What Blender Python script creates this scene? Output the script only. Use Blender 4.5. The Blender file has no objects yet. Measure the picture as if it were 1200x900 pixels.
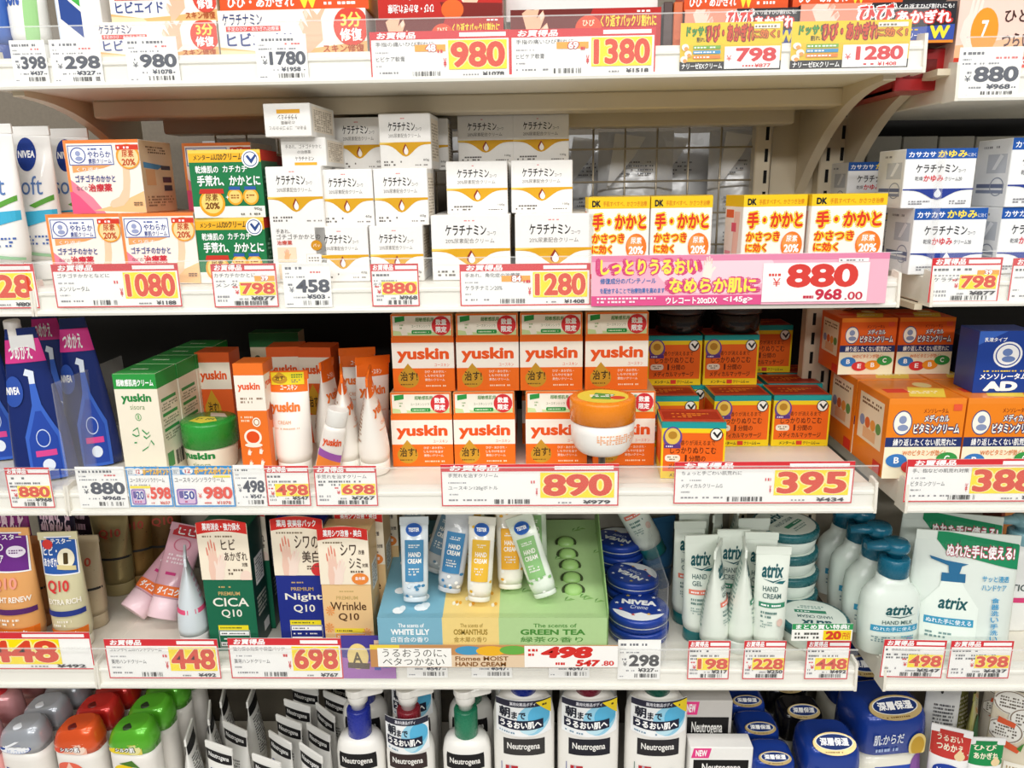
import bpy, math, random
from mathutils import Vector, Matrix, Euler
random.seed(7)
C = bpy.context.scene
R = math.radians
# ---------------------------------------------------------------- camera
CAM = Vector((.0767, -.8056, 1.3739)); PITCH, YAW, ROLL, FPX = .2508, -.0286, -.0149, 900.0
_cp, _sp, _cy, _sy, _cr, _sr = math.cos(PITCH), math.sin(PITCH), math.cos(YAW), math.sin(YAW), math.cos(ROLL), math.sin(ROLL)
FW = Vector((_sy*_cp, _cy*_cp, -_sp)); _r0 = Vector((_cy, -_sy, 0)); _u0 = _r0.cross(FW)
RT = _cr*_r0 + _sr*_u0; UP = -_sr*_r0 + _cr*_u0
cd = bpy.data.cameras.new('camera'); co = bpy.data.objects.new('camera', cd); C.collection.objects.link(co)
cd.sensor_width = 36; cd.lens = FPX/1200*36; cd.clip_start = .02
M = Matrix((RT, UP, -FW)).transposed().to_4x4(); M.translation = CAM; co.matrix_world = M
C.camera = co
# ---------------------------------------------------------------- light and exposure
C.view_settings.view_transform = 'Standard'; C.view_settings.look = 'None'
C.view_settings.gamma = 1; C.view_settings.use_curve_mapping = False
C.view_settings.exposure = -.44
C.cycles.max_bounces = 8; C.cycles.transparent_max_bounces = 24; C.cycles.caustics_reflective = False; C.cycles.caustics_refractive = False
W = bpy.data.worlds.new('store_air'); C.world = W; W.use_nodes = True
W.node_tree.nodes['Background'].inputs[0].default_value = (1, .985, .96, 1); W.node_tree.nodes['Background'].inputs[1].default_value = .22
def ceiling_light(x, y, z, sx, sy, power, tilt):
    l = bpy.data.lights.new('ceiling_tube', 'AREA'); l.shape = 'RECTANGLE'; l.size = sx; l.size_y = sy; l.energy = power; l.color = (1, .985, .95)
    o = bpy.data.objects.new('ceiling_tube', l); C.collection.objects.link(o); o.location = (x, y, z); o.rotation_euler = (tilt, 0, 0)
for x in (-1.5, 0.1, 1.7):
    ceiling_light(x, -1.0, 2.75, 1.3, .22, 15, R(26))
    ceiling_light(x, -2.4, 2.75, 1.3, .22, 20, R(50))
    ceiling_light(x, -4.4, 2.75, 1.3, .22, 33, R(68))  # farthest row added as low-angled fill to brighten the shelf recesses
# ---------------------------------------------------------------- helpers: pixel of the 1200x900 photo -> metres on a real plane
def ray(px, py): return FW + RT*((px-600)/FPX) + UP*((450-py)/FPX)
def P(px, py, Y):
    d = ray(px, py); t = (Y-CAM.y)/d.y; p = CAM+d*t; return p.x, p.z
def G(px, py, z):
    d = ray(px, py); t = (z-CAM.z)/d.z; p = CAM+d*t; return p.x, p.y
def scale(z, Y, x=.08): return FPX/((Vector((x, Y, z))-CAM).dot(FW))
def X(px, z, Y):
    k = (px-600)/FPX; a = RT - FW*k; d0 = Vector((0, Y, z))-CAM
    return -(a.dot(d0))/a.x
def lin(h):
    h = h.lstrip('#'); c = [int(h[i:i+2], 16)/255 for i in (0, 2, 4)]
    return tuple((v/12.92 if v <= .04045 else ((v+.055)/1.055)**2.4) for v in c)
_mats = {}
def mat(h, rough=.5, metal=0.0, name='print', grain=0.0, coat=0.0, trans=0.0, ior=1.45, bump=0.0, bscale=200, em=0):
    k = (h, rough, metal, name, grain, coat, trans, bump)
    if k in _mats: return _mats[k]
    m = bpy.data.materials.new(name); m.use_nodes = True; nt = m.node_tree; b = nt.nodes['Principled BSDF']
    c = lin(h)
    b.inputs['Base Color'].default_value = (*c, 1); b.inputs['Roughness'].default_value = rough; b.inputs['Metallic'].default_value = metal
    b.inputs['Coat Weight'].default_value = coat; b.inputs['Specular IOR Level'].default_value = .28 if name in ('ink', 'paper', 'tag_card') else .45; b.inputs['Transmission Weight'].default_value = trans; b.inputs['IOR'].default_value = ior
    tc = nt.nodes.new('ShaderNodeTexCoord'); n = nt.nodes.new('ShaderNodeTexNoise'); n.inputs['Scale'].default_value = bscale; n.inputs['Detail'].default_value = 2
    nt.links.new(tc.outputs['Object'], n.inputs['Vector'])
    if grain:
        mx = nt.nodes.new('ShaderNodeMixRGB'); mx.inputs[1].default_value = (*[v*(1-grain) for v in c], 1); mx.inputs[2].default_value = (*[min(1, v*(1+grain*.5)) for v in c], 1)
        nt.links.new(n.outputs['Fac'], mx.inputs[0]); nt.links.new(mx.outputs[0], b.inputs['Base Color'])
    else:
        mr = nt.nodes.new('ShaderNodeMapRange'); mr.inputs['To Min'].default_value = max(0, rough-.06); mr.inputs['To Max'].default_value = min(1, rough+.06)
        nt.links.new(n.outputs['Fac'], mr.inputs['Value']); nt.links.new(mr.outputs['Result'], b.inputs['Roughness'])
    if bump:
        bp = nt.nodes.new('ShaderNodeBump'); bp.inputs['Strength'].default_value = bump; bp.inputs['Distance'].default_value = .002
        nt.links.new(n.outputs['Fac'], bp.inputs['Height']); nt.links.new(bp.outputs[0], b.inputs['Normal'])
    _mats[k] = m; return m
def clear(name, veil, tint='#ffffff', rough=.05):
    k = ('clear', name, veil, tint)
    if k in _mats: return _mats[k]
    m = bpy.data.materials.new(name); m.use_nodes = True; nt = m.node_tree; nt.nodes.clear()
    out = nt.nodes.new('ShaderNodeOutputMaterial'); tr = nt.nodes.new('ShaderNodeBsdfTransparent'); df = nt.nodes.new('ShaderNodeBsdfPrincipled')
    df.inputs['Base Color'].default_value = (*lin(tint), 1); df.inputs['Roughness'].default_value = rough
    n = nt.nodes.new('ShaderNodeTexNoise'); n.inputs['Scale'].default_value = 9; mr = nt.nodes.new('ShaderNodeMapRange')
    mr.inputs['To Min'].default_value = veil*.75; mr.inputs['To Max'].default_value = veil*1.25
    tc = nt.nodes.new('ShaderNodeTexCoord'); nt.links.new(tc.outputs['Object'], n.inputs['Vector'])
    nt.links.new(n.outputs['Fac'], mr.inputs['Value']); mx = nt.nodes.new('ShaderNodeMixShader')
    nt.links.new(mr.outputs['Result'], mx.inputs[0]); nt.links.new(tr.outputs[0], mx.inputs[1]); nt.links.new(df.outputs[0], mx.inputs[2]); nt.links.new(mx.outputs[0], out.inputs[0])
    _mats[k] = m; return m
INK = lambda h: mat(h, .55, 0, 'ink')
PAPER = lambda h: mat(h, .5, 0, 'paper', 0, 0)
BOARD = lambda h: mat(h, .38, 0, 'carton_board', .04, .12)
PLAST = lambda h, r=.3: mat(h, r, 0, 'plastic', 0, .25)
# ---------------------------------------------------------------- mesh builder
class MB:
    def __init__(s): s.v, s.f, s.fm, s.sm, s.ms = [], [], [], [], []
    def mi(s, m):
        if m not in s.ms: s.ms.append(m)
        return s.ms.index(m)
    def add(s, vs, fs, m, smooth=False):
        o = len(s.v); s.v.extend(vs); i = s.mi(m)
        for f in fs: s.f.append(tuple(o+k for k in f)); s.fm.append(i); s.sm.append(smooth)
    def box(s, x0, x1, y0, y1, z0, z1, m, c=0.0, fm=None):
        fm = fm or {}
        if c <= 0:
            v = [(x, y, z) for z in (z0, z1) for y in (y0, y1) for x in (x0, x1)]
            for nm, f in (('bottom', (0, 2, 3, 1)), ('top', (4, 5, 7, 6)), ('front', (0, 1, 5, 4)), ('back', (2, 6, 7, 3)), ('left', (0, 4, 6, 2)), ('right', (1, 3, 7, 5))):
                s.add([v[i] for i in f], [(0, 1, 2, 3)], fm.get(nm, m))
            return
        X0, X1, Y0, Y1, Z0, Z1 = x0+c, x1-c, y0+c, y1-c, z0+c, z1-c
        q = {'front': [(X0, y0, Z0), (X1, y0, Z0), (X1, y0, Z1), (X0, y0, Z1)], 'back': [(X1, y1, Z0), (X0, y1, Z0), (X0, y1, Z1), (X1, y1, Z1)],
             'left': [(x0, Y1, Z0), (x0, Y0, Z0), (x0, Y0, Z1), (x0, Y1, Z1)], 'right': [(x1, Y0, Z0), (x1, Y1, Z0), (x1, Y1, Z1), (x1, Y0, Z1)],
             'top': [(X0, Y0, z1), (X1, Y0, z1), (X1, Y1, z1), (X0, Y1, z1)], 'bottom': [(X0, Y1, z0), (X1, Y1, z0), (X1, Y0, z0), (X0, Y0, z0)]}
        o = len(s.v); names = list(q)
        for nm in names: s.v.extend(q[nm])
        at = {(nm, i): o+4*k+i for k, nm in enumerate(names) for i in range(4)}
        def F(mm, *ids): s.f.append(tuple(at[i] for i in ids)); s.fm.append(s.mi(mm)); s.sm.append(False)
        for nm in names: F(fm.get(nm, m), *[(nm, i) for i in range(4)])
        e = [(('front', 1), ('right', 0), ('right', 3), ('front', 2)), (('left', 1), ('front', 0), ('front', 3), ('left', 2)), (('right', 1), ('back', 0), ('back', 3), ('right', 2)), (('back', 1), ('left', 0), ('left', 3), ('back', 2)),
             (('front', 3), ('front', 2), ('top', 1), ('top', 0)), (('right', 3), ('right', 2), ('top', 2), ('top', 1)), (('back', 3), ('back', 2), ('top', 3), ('top', 2)), (('left', 3), ('left', 2), ('top', 0), ('top', 3)),
             (('bottom', 3), ('bottom', 2), ('front', 1), ('front', 0)), (('bottom', 2), ('bottom', 1), ('right', 1), ('right', 0)), (('bottom', 1), ('bottom', 0), ('back', 1), ('back', 0)), (('bottom', 0), ('bottom', 3), ('left', 1), ('left', 0))]
        for k in e: F(m, *k)
        for k in ((('front', 0), ('left', 1), ('bottom', 3)), (('front', 1), ('bottom', 2), ('right', 0)), (('back', 0), ('right', 1), ('bottom', 1)), (('back', 1), ('bottom', 0), ('left', 0)),
                  (('front', 3), ('top', 0), ('left', 2)), (('front', 2), ('right', 3), ('top', 1)), (('back', 3), ('top', 2), ('right', 2)), (('back', 2), ('left', 3), ('top', 3))): F(m, *k)
    def loft(s, rings, m, smooth=True, cap0=True, cap1=True, closed=True):
        n = len(rings[0]); o = len(s.v); i = s.mi(m)
        for r in rings: s.v.extend(r)
        for a in range(len(rings)-1):
            for b in range(n if closed else n-1):
                c = (b+1) % n; s.f.append((o+a*n+b, o+a*n+c, o+(a+1)*n+c, o+(a+1)*n+b)); s.fm.append(i); s.sm.append(smooth)
        if cap0: s.f.append(tuple(o+k for k in reversed(range(n)))); s.fm.append(i); s.sm.append(False)
        if cap1: s.f.append(tuple(o+(len(rings)-1)*n+k for k in range(n))); s.fm.append(i); s.sm.append(False)
    def lathe(s, prof, m, seg=40, c=(0, 0), smooth=True, cap0=True, cap1=True):
        s.loft([[(c[0]+r*math.cos(2*math.pi*k/seg), c[1]+r*math.sin(2*math.pi*k/seg), z) for k in range(seg)] for r, z in prof], m, smooth, cap0, cap1)
    def tube(s, pts, r, m, seg=8):
        rings = []; pts = [Vector(p) for p in pts]
        for i, p in enumerate(pts):
            t = (pts[min(i+1, len(pts)-1)]-pts[max(i-1, 0)]).normalized(); a = t.orthogonal().normalized() if i == 0 else (a-t*a.dot(t)).normalized(); b = t.cross(a)
            rr = r[i] if isinstance(r, (list, tuple)) else r
            rings.append([tuple(p+a*rr*math.cos(2*math.pi*k/seg)+b*rr*math.sin(2*math.pi*k/seg)) for k in range(seg)])
        s.loft(rings, m)
    def prism(s, poly, x0, x1, m, axis='x'):       # outline (a, b) pulled along one axis
        f = {'x': lambda t, a, b: (t, a, b), 'y': lambda t, a, b: (a, t, b), 'z': lambda t, a, b: (a, b, t)}[axis]
        n = len(poly); v = [f(x0, a, b) for a, b in poly]+[f(x1, a, b) for a, b in poly]
        s.add(v, [tuple(reversed(range(n))), tuple(range(n, 2*n))]+[(i, (i+1) % n, n+(i+1) % n, n+i) for i in range(n)], m)
    def build(s, name, parent=None, loc=(0, 0, 0), rot=(0, 0, 0)):
        me = bpy.data.meshes.new(name); me.from_pydata([tuple(v) for v in s.v], [], s.f)
        for m in s.ms: me.materials.append(m)
        me.polygons.foreach_set('material_index', s.fm); me.polygons.foreach_set('use_smooth', s.sm); me.update()
        o = bpy.data.objects.new(name, me); C.collection.objects.link(o); o.location = loc; o.rotation_euler = rot
        if parent: o.parent = parent
        return o
def tag(o, label, cat, group=None, kind=None):
    if label: o['label'] = label
    if cat: o['category'] = cat
    if group: o['group'] = group
    if kind: o['kind'] = kind
    return o
def empty(name, loc=(0, 0, 0), rot=(0, 0, 0)):
    o = bpy.data.objects.new(name, None); C.collection.objects.link(o); o.location = loc; o.rotation_euler = rot; o.empty_display_size = .02; return o
def clone(o, parent=None):
    c = o.copy(); C.collection.objects.link(c); c.parent = parent
    for ch in list(o.children): clone(ch, c)
    return c
_proto = {}
def spawn(key, make, loc, rot, label, cat, group=None):
    o = _proto.get(key)
    if o is None: o = make(); _proto[key] = o
    else: o = clone(o)
    o.location = loc; o.rotation_euler = rot if isinstance(rot, tuple) else (0, 0, rot)
    return tag(o, label, cat, group)
# ---------------------------------------------------------------- printing: flat shapes and lettering laid on a face
_glyph = {}
def glyphs(s, b, sh):
    k = (s, b, sh)
    if k in _glyph: return _glyph[k]
    latin = all(ord(ch) < 256 for ch in s)
    c = bpy.data.curves.new('lettering', 'FONT'); c.body = s; c.resolution_u = 4 if latin else 2
    if latin and b: c.offset = min(b, .008)
    o = bpy.data.objects.new('lettering', c); m = bpy.data.meshes.new_from_object(o)
    vs = [(v.co.x+sh*v.co.y, v.co.y) for v in m.vertices]; fs = [tuple(p.vertices) for p in m.polygons]
    bpy.data.objects.remove(o); bpy.data.curves.remove(c); bpy.data.meshes.remove(m)
    if b:
        dirs = [(1, 0), (-1, 0), (0, 1), (0, -1)] if b < .03 else [(math.cos(q*math.pi/4), math.sin(q*math.pi/4)) for q in range(8)]
        V, F = [(x, y, len(dirs)) for x, y in vs], list(fs)
        for q, (dx, dy) in enumerate(dirs):
            o0 = len(V); V += [(x+dx*b, y+dy*b, q) for x, y in vs]; F += [tuple(o0+i for i in f) for f in fs]
        vs, fs = V, F
    else: vs = [(x, y, 0) for x, y in vs]
    if not vs: vs, fs = [(0, 0, 0), (1, 0, 0), (1, 1, 0)], []
    x0, x1 = min(v[0] for v in vs), max(v[0] for v in vs); y0, y1 = min(v[1] for v in vs), max(v[1] for v in vs)
    vs = [((x-x0)/max(x1-x0, 1e-6), (y-y0)/max(y1-y0, 1e-6), k) for x, y, k in vs]
    _glyph[k] = (vs, fs); return _glyph[k]
class Pr:
    STEP = 2.6e-5
    def __init__(s, mp, slabs=0, name='front_print', n0=6e-5):
        s.mp, s.slabs, s.g, s.cur, s.n = mp, slabs, {}, name, n0
        if slabs: s.STEP = 9e-5; s.slabs = 14
    def on(s, name): s.cur = name; return s
    def _mb(s):
        if s.cur not in s.g: s.g[s.cur] = MB()
        return s.g[s.cur]
    def raw(s, vs, fs, m):
        vs = [(min(1, max(0, u)), min(1, max(0, v))) for u, v in vs]
        s._mb().add([s.mp(u, v, s.n) for u, v in vs], fs, m); s.n += s.STEP
    def poly(s, pts, c):
        m = INK(c) if isinstance(c, str) else c
        if s.slabs:
            vs, fs = [], []
            for k in range(s.slabs):
                q = pts
                for lim, sg in ((k/s.slabs, 1), ((k+1)/s.slabs, -1)):
                    out = []
                    for i in range(len(q)):
                        a, b = q[i], q[(i+1) % len(q)]; da, db = sg*(a[0]-lim), sg*(b[0]-lim)
                        if da >= 0: out.append(a)
                        if da*db < 0: t = da/(da-db); out.append((a[0]+(b[0]-a[0])*t, a[1]+(b[1]-a[1])*t))
                    q = out
                    if len(q) < 3: break
                if len(q) >= 3:
                    # cut in horizontal bands too, so that prints follow shapes that taper
                    v0, v1 = min(p[1] for p in q), max(p[1] for p in q); nb = max(1, min(14, int((v1-v0)/.04)))
                    for j in range(nb):
                        r = q
                        for lim, sg in ((v0+(v1-v0)*j/nb, 1), (v0+(v1-v0)*(j+1)/nb, -1)):
                            out = []
                            for i in range(len(r)):
                                a, b = r[i], r[(i+1) % len(r)]; da, db = sg*(a[1]-lim), sg*(b[1]-lim)
                                if da >= -1e-9: out.append(a)
                                if da*db < 0: t = da/(da-db); out.append((a[0]+(b[0]-a[0])*t, a[1]+(b[1]-a[1])*t))
                            r = out
                            if len(r) < 3: break
                        if len(r) >= 3: o = len(vs); vs += r; fs.append(tuple(range(o, o+len(r))))
            if vs: s.raw(vs, fs, m)
        else: s.raw(pts, [tuple(range(len(pts)))], m)
        return s
    def rect(s, u0, v0, u1, v1, c): return s.poly([(u0, v0), (u1, v0), (u1, v1), (u0, v1)], c)
    def ell(s, cu, cv, ru, rv, c, n=24, a0=0, a1=360):
        k = n if a1-a0 >= 360 else n+1
        return s.poly([(cu+ru*math.cos(R(a0+(a1-a0)*i/n)), cv+rv*math.sin(R(a0+(a1-a0)*i/n))) for i in range(k)], c)
    def rrect(s, u0, v0, u1, v1, ru, rv, c):
        p = []
        for cx, cy, a in ((u1-ru, v1-rv, 0), (u0+ru, v1-rv, 90), (u0+ru, v0+rv, 180), (u1-ru, v0+rv, 270)):
            p += [(cx+ru*math.cos(R(a+15*i)), cy+rv*math.sin(R(a+15*i))) for i in range(7)]
        return s.poly(p, c)
    def ring(s, cu, cv, ru, rv, w, c, n=28):
        vs = [(cu+(ru*(1-w*j))*math.cos(2*math.pi*i/n), cv+(rv*(1-w*j))*math.sin(2*math.pi*i/n)) for j in (0, 1) for i in range(n)]
        s.raw(vs, [(i, (i+1) % n, n+(i+1) % n, n+i) for i in range(n)], INK(c)); return s
    def border(s, u0, v0, u1, v1, tu, tv, c):
        return s.rect(u0, v0, u1, v0+tv, c).rect(u0, v1-tv, u1, v1, c).rect(u0, v0, u0+tu, v1, c).rect(u1-tu, v0, u1, v1, c)
    def text(s, t, u0, v0, u1, v1, c, b=0.0, sh=0.0, out=None, ob=.05, flip=False):
        if out: s.text(t, u0-ob*(v1-v0)*.6, v0-ob*(v1-v0), u1+ob*(v1-v0)*.6, v1+ob*(v1-v0), out, b+ob*1.3, sh, flip=flip)
        vs, fs = glyphs(t, b, sh)
        if flip: vs = [(1-x, 1-y, k) for x, y, k in vs]
        s._mb().add([s.mp(min(1, max(0, u0+x*(u1-u0))), min(1, max(0, v0+y*(v1-v0))), s.n+k*5e-6) for x, y, k in vs], fs, INK(c)); s.n += s.STEP+(4.5e-5 if b else 0); return s
    def vtext(s, t, u0, v0, u1, v1, c, b=0.0):
        h = (v1-v0)/len(t)
        for i, ch in enumerate(t): s.text(ch, u0, v1-(i+.92)*h, u1, v1-(i+.08)*h, c, b)
        return s
    def micro(s, u0, v0, u1, v1, rows, c, cw=None, full=.85, th=.55):
        # lines too small to read: rows of short dashes
        vs, fs = [], []; h = (v1-v0)/rows; cw = cw or (u1-u0)/14
        for r in range(rows):
            y = v1-(r+1)*h; u = u0; end = u0+(u1-u0)*(1 if r < rows-1 else random.uniform(.5, 1))
            while u < end:
                w = cw*random.uniform(.45, .95)
                if random.random() < full:
                    o = len(vs); e = min(u+w, u1); vs += [(u, y+h*.15), (e, y+h*.15), (e, y+h*(.15+th)), (u, y+h*(.15+th))]; fs.append((o, o+1, o+2, o+3))
                u += cw*1.02
        if vs: s.raw(vs, fs, INK(c))
        return s
    def barcode(s, u0, v0, u1, v1, c='#222222', n=26):
        vs, fs = [], []; w = (u1-u0)/n
        for i in range(n):
            if random.random() < .72:
                a = u0+i*w; e = a+w*random.choice((.35, .6, .85)); o = len(vs); vs += [(a, v0), (e, v0), (e, v1), (a, v1)]; fs.append((o, o+1, o+2, o+3))
        s.raw(vs, fs, INK(c)); return s
    def drop(s, cu, cv, ru, rv, c):
        p = [(cu, cv+rv*1.7)]+[(cu+ru*math.cos(R(a)), cv+rv*math.sin(R(a))) for a in range(35, -216, -18)]
        return s.poly(p, c)
    def hand(s, cu, cv, su, sv, c='#f0c6b0', d='#e8a590', mir=1, ang=0, sq=1.0):
        pts = [(-.5, -.9), (.25, -1), (.42, -.3), (.75, .1), (.62, .22), (.36, .02), (.38, .8), (.26, .85), (.2, .2), (.14, 1), (.02, 1), (0, .25), (-.1, .95), (-.21, .92), (-.2, .2), (-.33, .7), (-.43, .66), (-.38, .05), (-.52, -.35)]
        ca, sa = math.cos(R(ang)), math.sin(R(ang)); T_ = lambda x, y: (cu+(mir*x*ca-y*sa*sq)*su, cv+(mir*x*sa/sq+y*ca)*sv)
        s.poly([T_(x, y) for x, y in pts], c)
        if d:
            for x, y in ((.32, .62), (.08, .78), (-.155, .72), (-.38, .5)): s.poly([T_(x+a, y+b) for a, b in ((-.05, -.2), (.05, -.2), (.045, .12), (0, .2), (-.045, .12))], d)
        return s
    def foot(s, cu, cv, su, sv, c='#f2cdb0'):
        pts = [(.35, 1), (.75, 1), (.72, .3), (.62, -.1), (.5, -.55), (.1, -.85), (-.55, -.95), (-.75, -.82), (-.6, -.62), (-.1, -.45), (.2, -.1), (.3, .4)]
        return s.poly([(cu+x*su, cv+y*sv) for x, y in pts], c)
    def flush(s, parent):
        for nm, mb in s.g.items(): mb.build(nm, parent)
# face maps of a box whose front stands at y = 0, centred in x, on z = 0
def F_front(w, d, h): return lambda u, v, n: (-w/2+u*w, -n, v*h)
def F_right(w, d, h): return lambda u, v, n: (w/2+n, u*d, v*h)
def F_left(w, d, h): return lambda u, v, n: (-w/2-n, d-u*d, v*h)
def F_top(w, d, h): return lambda u, v, n: (-w/2+u*w, v*d, h+n)
def carton(name, w, d, h, base='#f4f2ee', fm=None, front=None, right=None, left=None, top=None, c=.0007):
    mb = MB(); mb.box(-w/2, w/2, 0, d, 0, h, BOARD(base), c, {k: BOARD(v) for k, v in (fm or {}).items()})
    o = mb.build(name)
    for fn, mp, nm in ((front, F_front, 'front_print'), (right, F_right, 'side_print'), (left, F_left, 'side_print'), (top, F_top, 'top_print')):
        if fn: p = Pr(mp(w, d, h), 0, nm); fn(p); p.flush(o)
    return o
# ---------------------------------------------------------------- the fixture: shelves, posts, back panels
SZ = {1: 1.4752, 2: 1.25, 3: 1.0224, 4: .7976}; T = .028; BACK = .235
S5 = .558
CREAM = mat('#ece7da', .38, 0, 'enamelled_steel', .03, .15, bscale=30)
RAIL = mat('#f1efe6', .33, 0, 'price_rail_plastic', 0, .2)
BEIGE = mat('#dccfb6', .42, 0, 'beige_steel', .04, .1, bscale=25)
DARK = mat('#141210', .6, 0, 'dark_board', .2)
SLOT = mat('#0b0a09', .8, 0, 'slot_shade')
GUARD = clear('clear_guard', .05)
EDGE = clear('edge_highlight', .35, '#f6f8f6')  # paler than the guard: the highlight of its top edge put into the colour
def shelf(x0, x1, z, label, beams=False, guard=True, deep=BACK, endcaps=True):
    mb = MB(); mb.box(x0, x1, 0, deep, z, z+T, CREAM, .0012); o = mb.build('display_shelf'); tag(o, label, 'shelf')
    r = MB()   # ticket channel: lower lip, recessed face, upper lip
    prof = [(-.0002, z-.001), (-.0135, z-.001), (-.0142, z+.0015), (-.0135, z+.004), (-.010, z+.0048), (-.0095, z+.019), (-.0112, z+.0205), (-.0112, z+.023), (-.0095, z+.0242), (-.0095, z+.028), (-.0002, z+.0295)]
    r.prism(prof, x0, x1, RAIL); pr = r.build('price_rail', o)
    if guard:
        g = MB(); g.box(x0+.002, x1-.002, -.0168, -.0156, z+.004, z+.0545, GUARD); gd = g.build('ticket_guard', o)
        e = MB(); e.box(x0+.002, x1-.002, -.0170, -.0154, z+.0545, z+.0556, EDGE); e.build('guard_rim_highlight', gd)
    if endcaps:
        for x in (x0-.002, x1-.001):
            c = MB(); c.prism([(-.0145, z-.0012), (-.0145, z+.005), (-.012, z+.034), (.004, z+.036), (.01, z-.0012)], x, x+.003, CREAM); c.build('end_cap', o)
    if beams:
        a, _ = P(107, 118, .1); b, zb = P(994, 112, .1); _, zl = P(560, 131, .1)
        m = MB(); m.box(a, b, .1, .145, zl, z, BEIGE, .002); m.build('front_beam', o)
        a, _ = P(190, 142, .17); b, _ = P(932, 137, .17); _, zl = P(560, 151, .17)
        m = MB(); m.box(a, b, .17, .21, zl, z, BEIGE, .002); m.build('rear_beam', o)
    return o
def bracket(x, z, th, drop, label, deep=BACK, front=.0):
    # a steel arm, thin at its tip and sweeping down to the post
    n = 14; lo = []
    for i in range(n+1):
        t = i/n; y = front+(deep-front)*t; lo.append((y, z-.006-drop*(t**2.2)))
    mb = MB(); mb.prism([(front, z), (deep, z)]+list(reversed(lo)), x-th/2, x+th/2, BEIGE)
    return tag(mb.build('shelf_bracket'), label, 'bracket')
RX = P(1089, 357, -.01)[0]; LX = P(44, 366, -.01)[0]
RZ1 = P(1123, 117, -.013)[1]; RX1 = P(1122, 117, -.01)[0]; RX3 = P(1063, 588, -.01)[0]; RX4 = P(1028, 798, -.01)[0]
shelf(-.45, .45, SZ[1], 'cream steel shelf across the top with two beams under it', beams=True)
shelf(-.45, .45, SZ[2], 'cream steel shelf under the white and gold cream cartons')
shelf(-.45, .45, SZ[3], 'cream steel shelf under the orange and white cream cartons', deep=.306)
shelf(-.45, .45, SZ[4], 'cream steel shelf under the hand cream tester display')
shelf(RX, 1.0, RZ1, 'cream shelf end above the blue banded cartons')
shelf(RX, 1.0, SZ[2], 'cream shelf end under the blue banded cartons')
shelf(RX, 1.0, SZ[3], 'cream shelf end under the orange vitamin cream cartons')
shelf(RX, 1.0, SZ[4], 'cream shelf end under the refill pouches and teal pump bottles')
shelf(-1.0, LX, SZ[2], 'cream shelf end under the white squeeze tubes')
shelf(-1.0, LX, SZ[3], 'cream shelf end under the dark blue pouches')
shelf(-1.0, LX, SZ[4], 'cream shelf end under the two tester cream tubes')
d = MB(); d.box(-1.0, 1.0, -.06, BACK, S5-.1, S5, CREAM, .002); tag(d.build('base_deck'), 'cream base deck under the lowest row of bottles', 'shelf')
def post(x, w, label, cols, y=BACK-.022):
    mb = MB(); mb.box(x-w/2, x+w/2, y, y+.02, S5, 1.62, BEIGE, .0015); o = mb.build('slotted_post'); tag(o, label, 'post')
    s = MB(); z = S5+.03
    while z < 1.6:
        for cx in cols: s.box(x+cx-.002, x+cx+.002, y-.0006, y+.001, z, z+.016, SLOT)
        z += .0262
    p = s.build('slot_pattern', o); return o
PX = .5*(P(975, 200, BACK-.022)[0]+P(958, 430, BACK-.022)[0]); QX = P(893, 200, BACK-.022)[0]
post(PX, .036, 'slotted steel post between the two shelf bays', (-.008, .009))
post(QX, .02, 'narrow slotted post beside the wire mesh panel', (.004,))
bx = P(1000, 100, .05)[0]
bracket(.425, SZ[1], .012, .11, 'curved arm under the top shelf, joining the narrow slotted post')
bracket(-.437, SZ[1], .012, .085, 'curved arm under the top shelf, above the squeeze tubes')
bracket(RX-.008, RZ1+.03, .012, .13, 'curved arm carrying the short shelf above the blue banded cartons')
bracket(RX-.006, SZ[2], .008, .05, 'dark small arm above the vitamin cream cartons')
def panel(name, x0, x1, z0, z1, y, m, th=.006):
    b = MB(); b.box(x0, x1, y, y+th, z0, z1, m); return tag(b.build(name), None, None, kind='structure')
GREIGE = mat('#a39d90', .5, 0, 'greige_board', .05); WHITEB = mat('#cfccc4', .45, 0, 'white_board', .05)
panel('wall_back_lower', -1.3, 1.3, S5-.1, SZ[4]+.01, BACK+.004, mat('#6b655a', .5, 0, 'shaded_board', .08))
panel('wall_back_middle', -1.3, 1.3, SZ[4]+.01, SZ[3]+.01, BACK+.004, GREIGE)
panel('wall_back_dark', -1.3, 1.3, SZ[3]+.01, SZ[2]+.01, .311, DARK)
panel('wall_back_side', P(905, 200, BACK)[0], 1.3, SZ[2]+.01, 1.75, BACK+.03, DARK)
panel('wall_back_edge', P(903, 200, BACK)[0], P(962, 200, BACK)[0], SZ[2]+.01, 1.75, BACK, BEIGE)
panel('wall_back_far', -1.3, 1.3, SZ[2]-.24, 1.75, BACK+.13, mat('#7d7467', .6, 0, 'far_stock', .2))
panel('floor', -2.2, 2.2, -.01, 0, -3.0, mat('#cfcac0', .35, 0, 'vinyl_floor', .08, bscale=4), 3.3)
# pale back boards of the next bay, with gaps between them
for i, (a, b) in enumerate(((1000, 1014), (1016, 1055), (1057, 1097), (1099, 1140), (1142, 1200))):
    x0, x1 = P(a, 190, BACK+.01)[0], P(b, 190, BACK+.01)[0]; zt = P(a, 160, BACK+.01)[1]
    m = MB(); m.box(x0, x1, BACK+.012, BACK+.018, SZ[2]+T, zt, WHITEB, .0008)
    tag(m.build('back_slat'), 'pale upright back board behind the blue banded cartons', 'board', 'back boards of the next bay')
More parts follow.
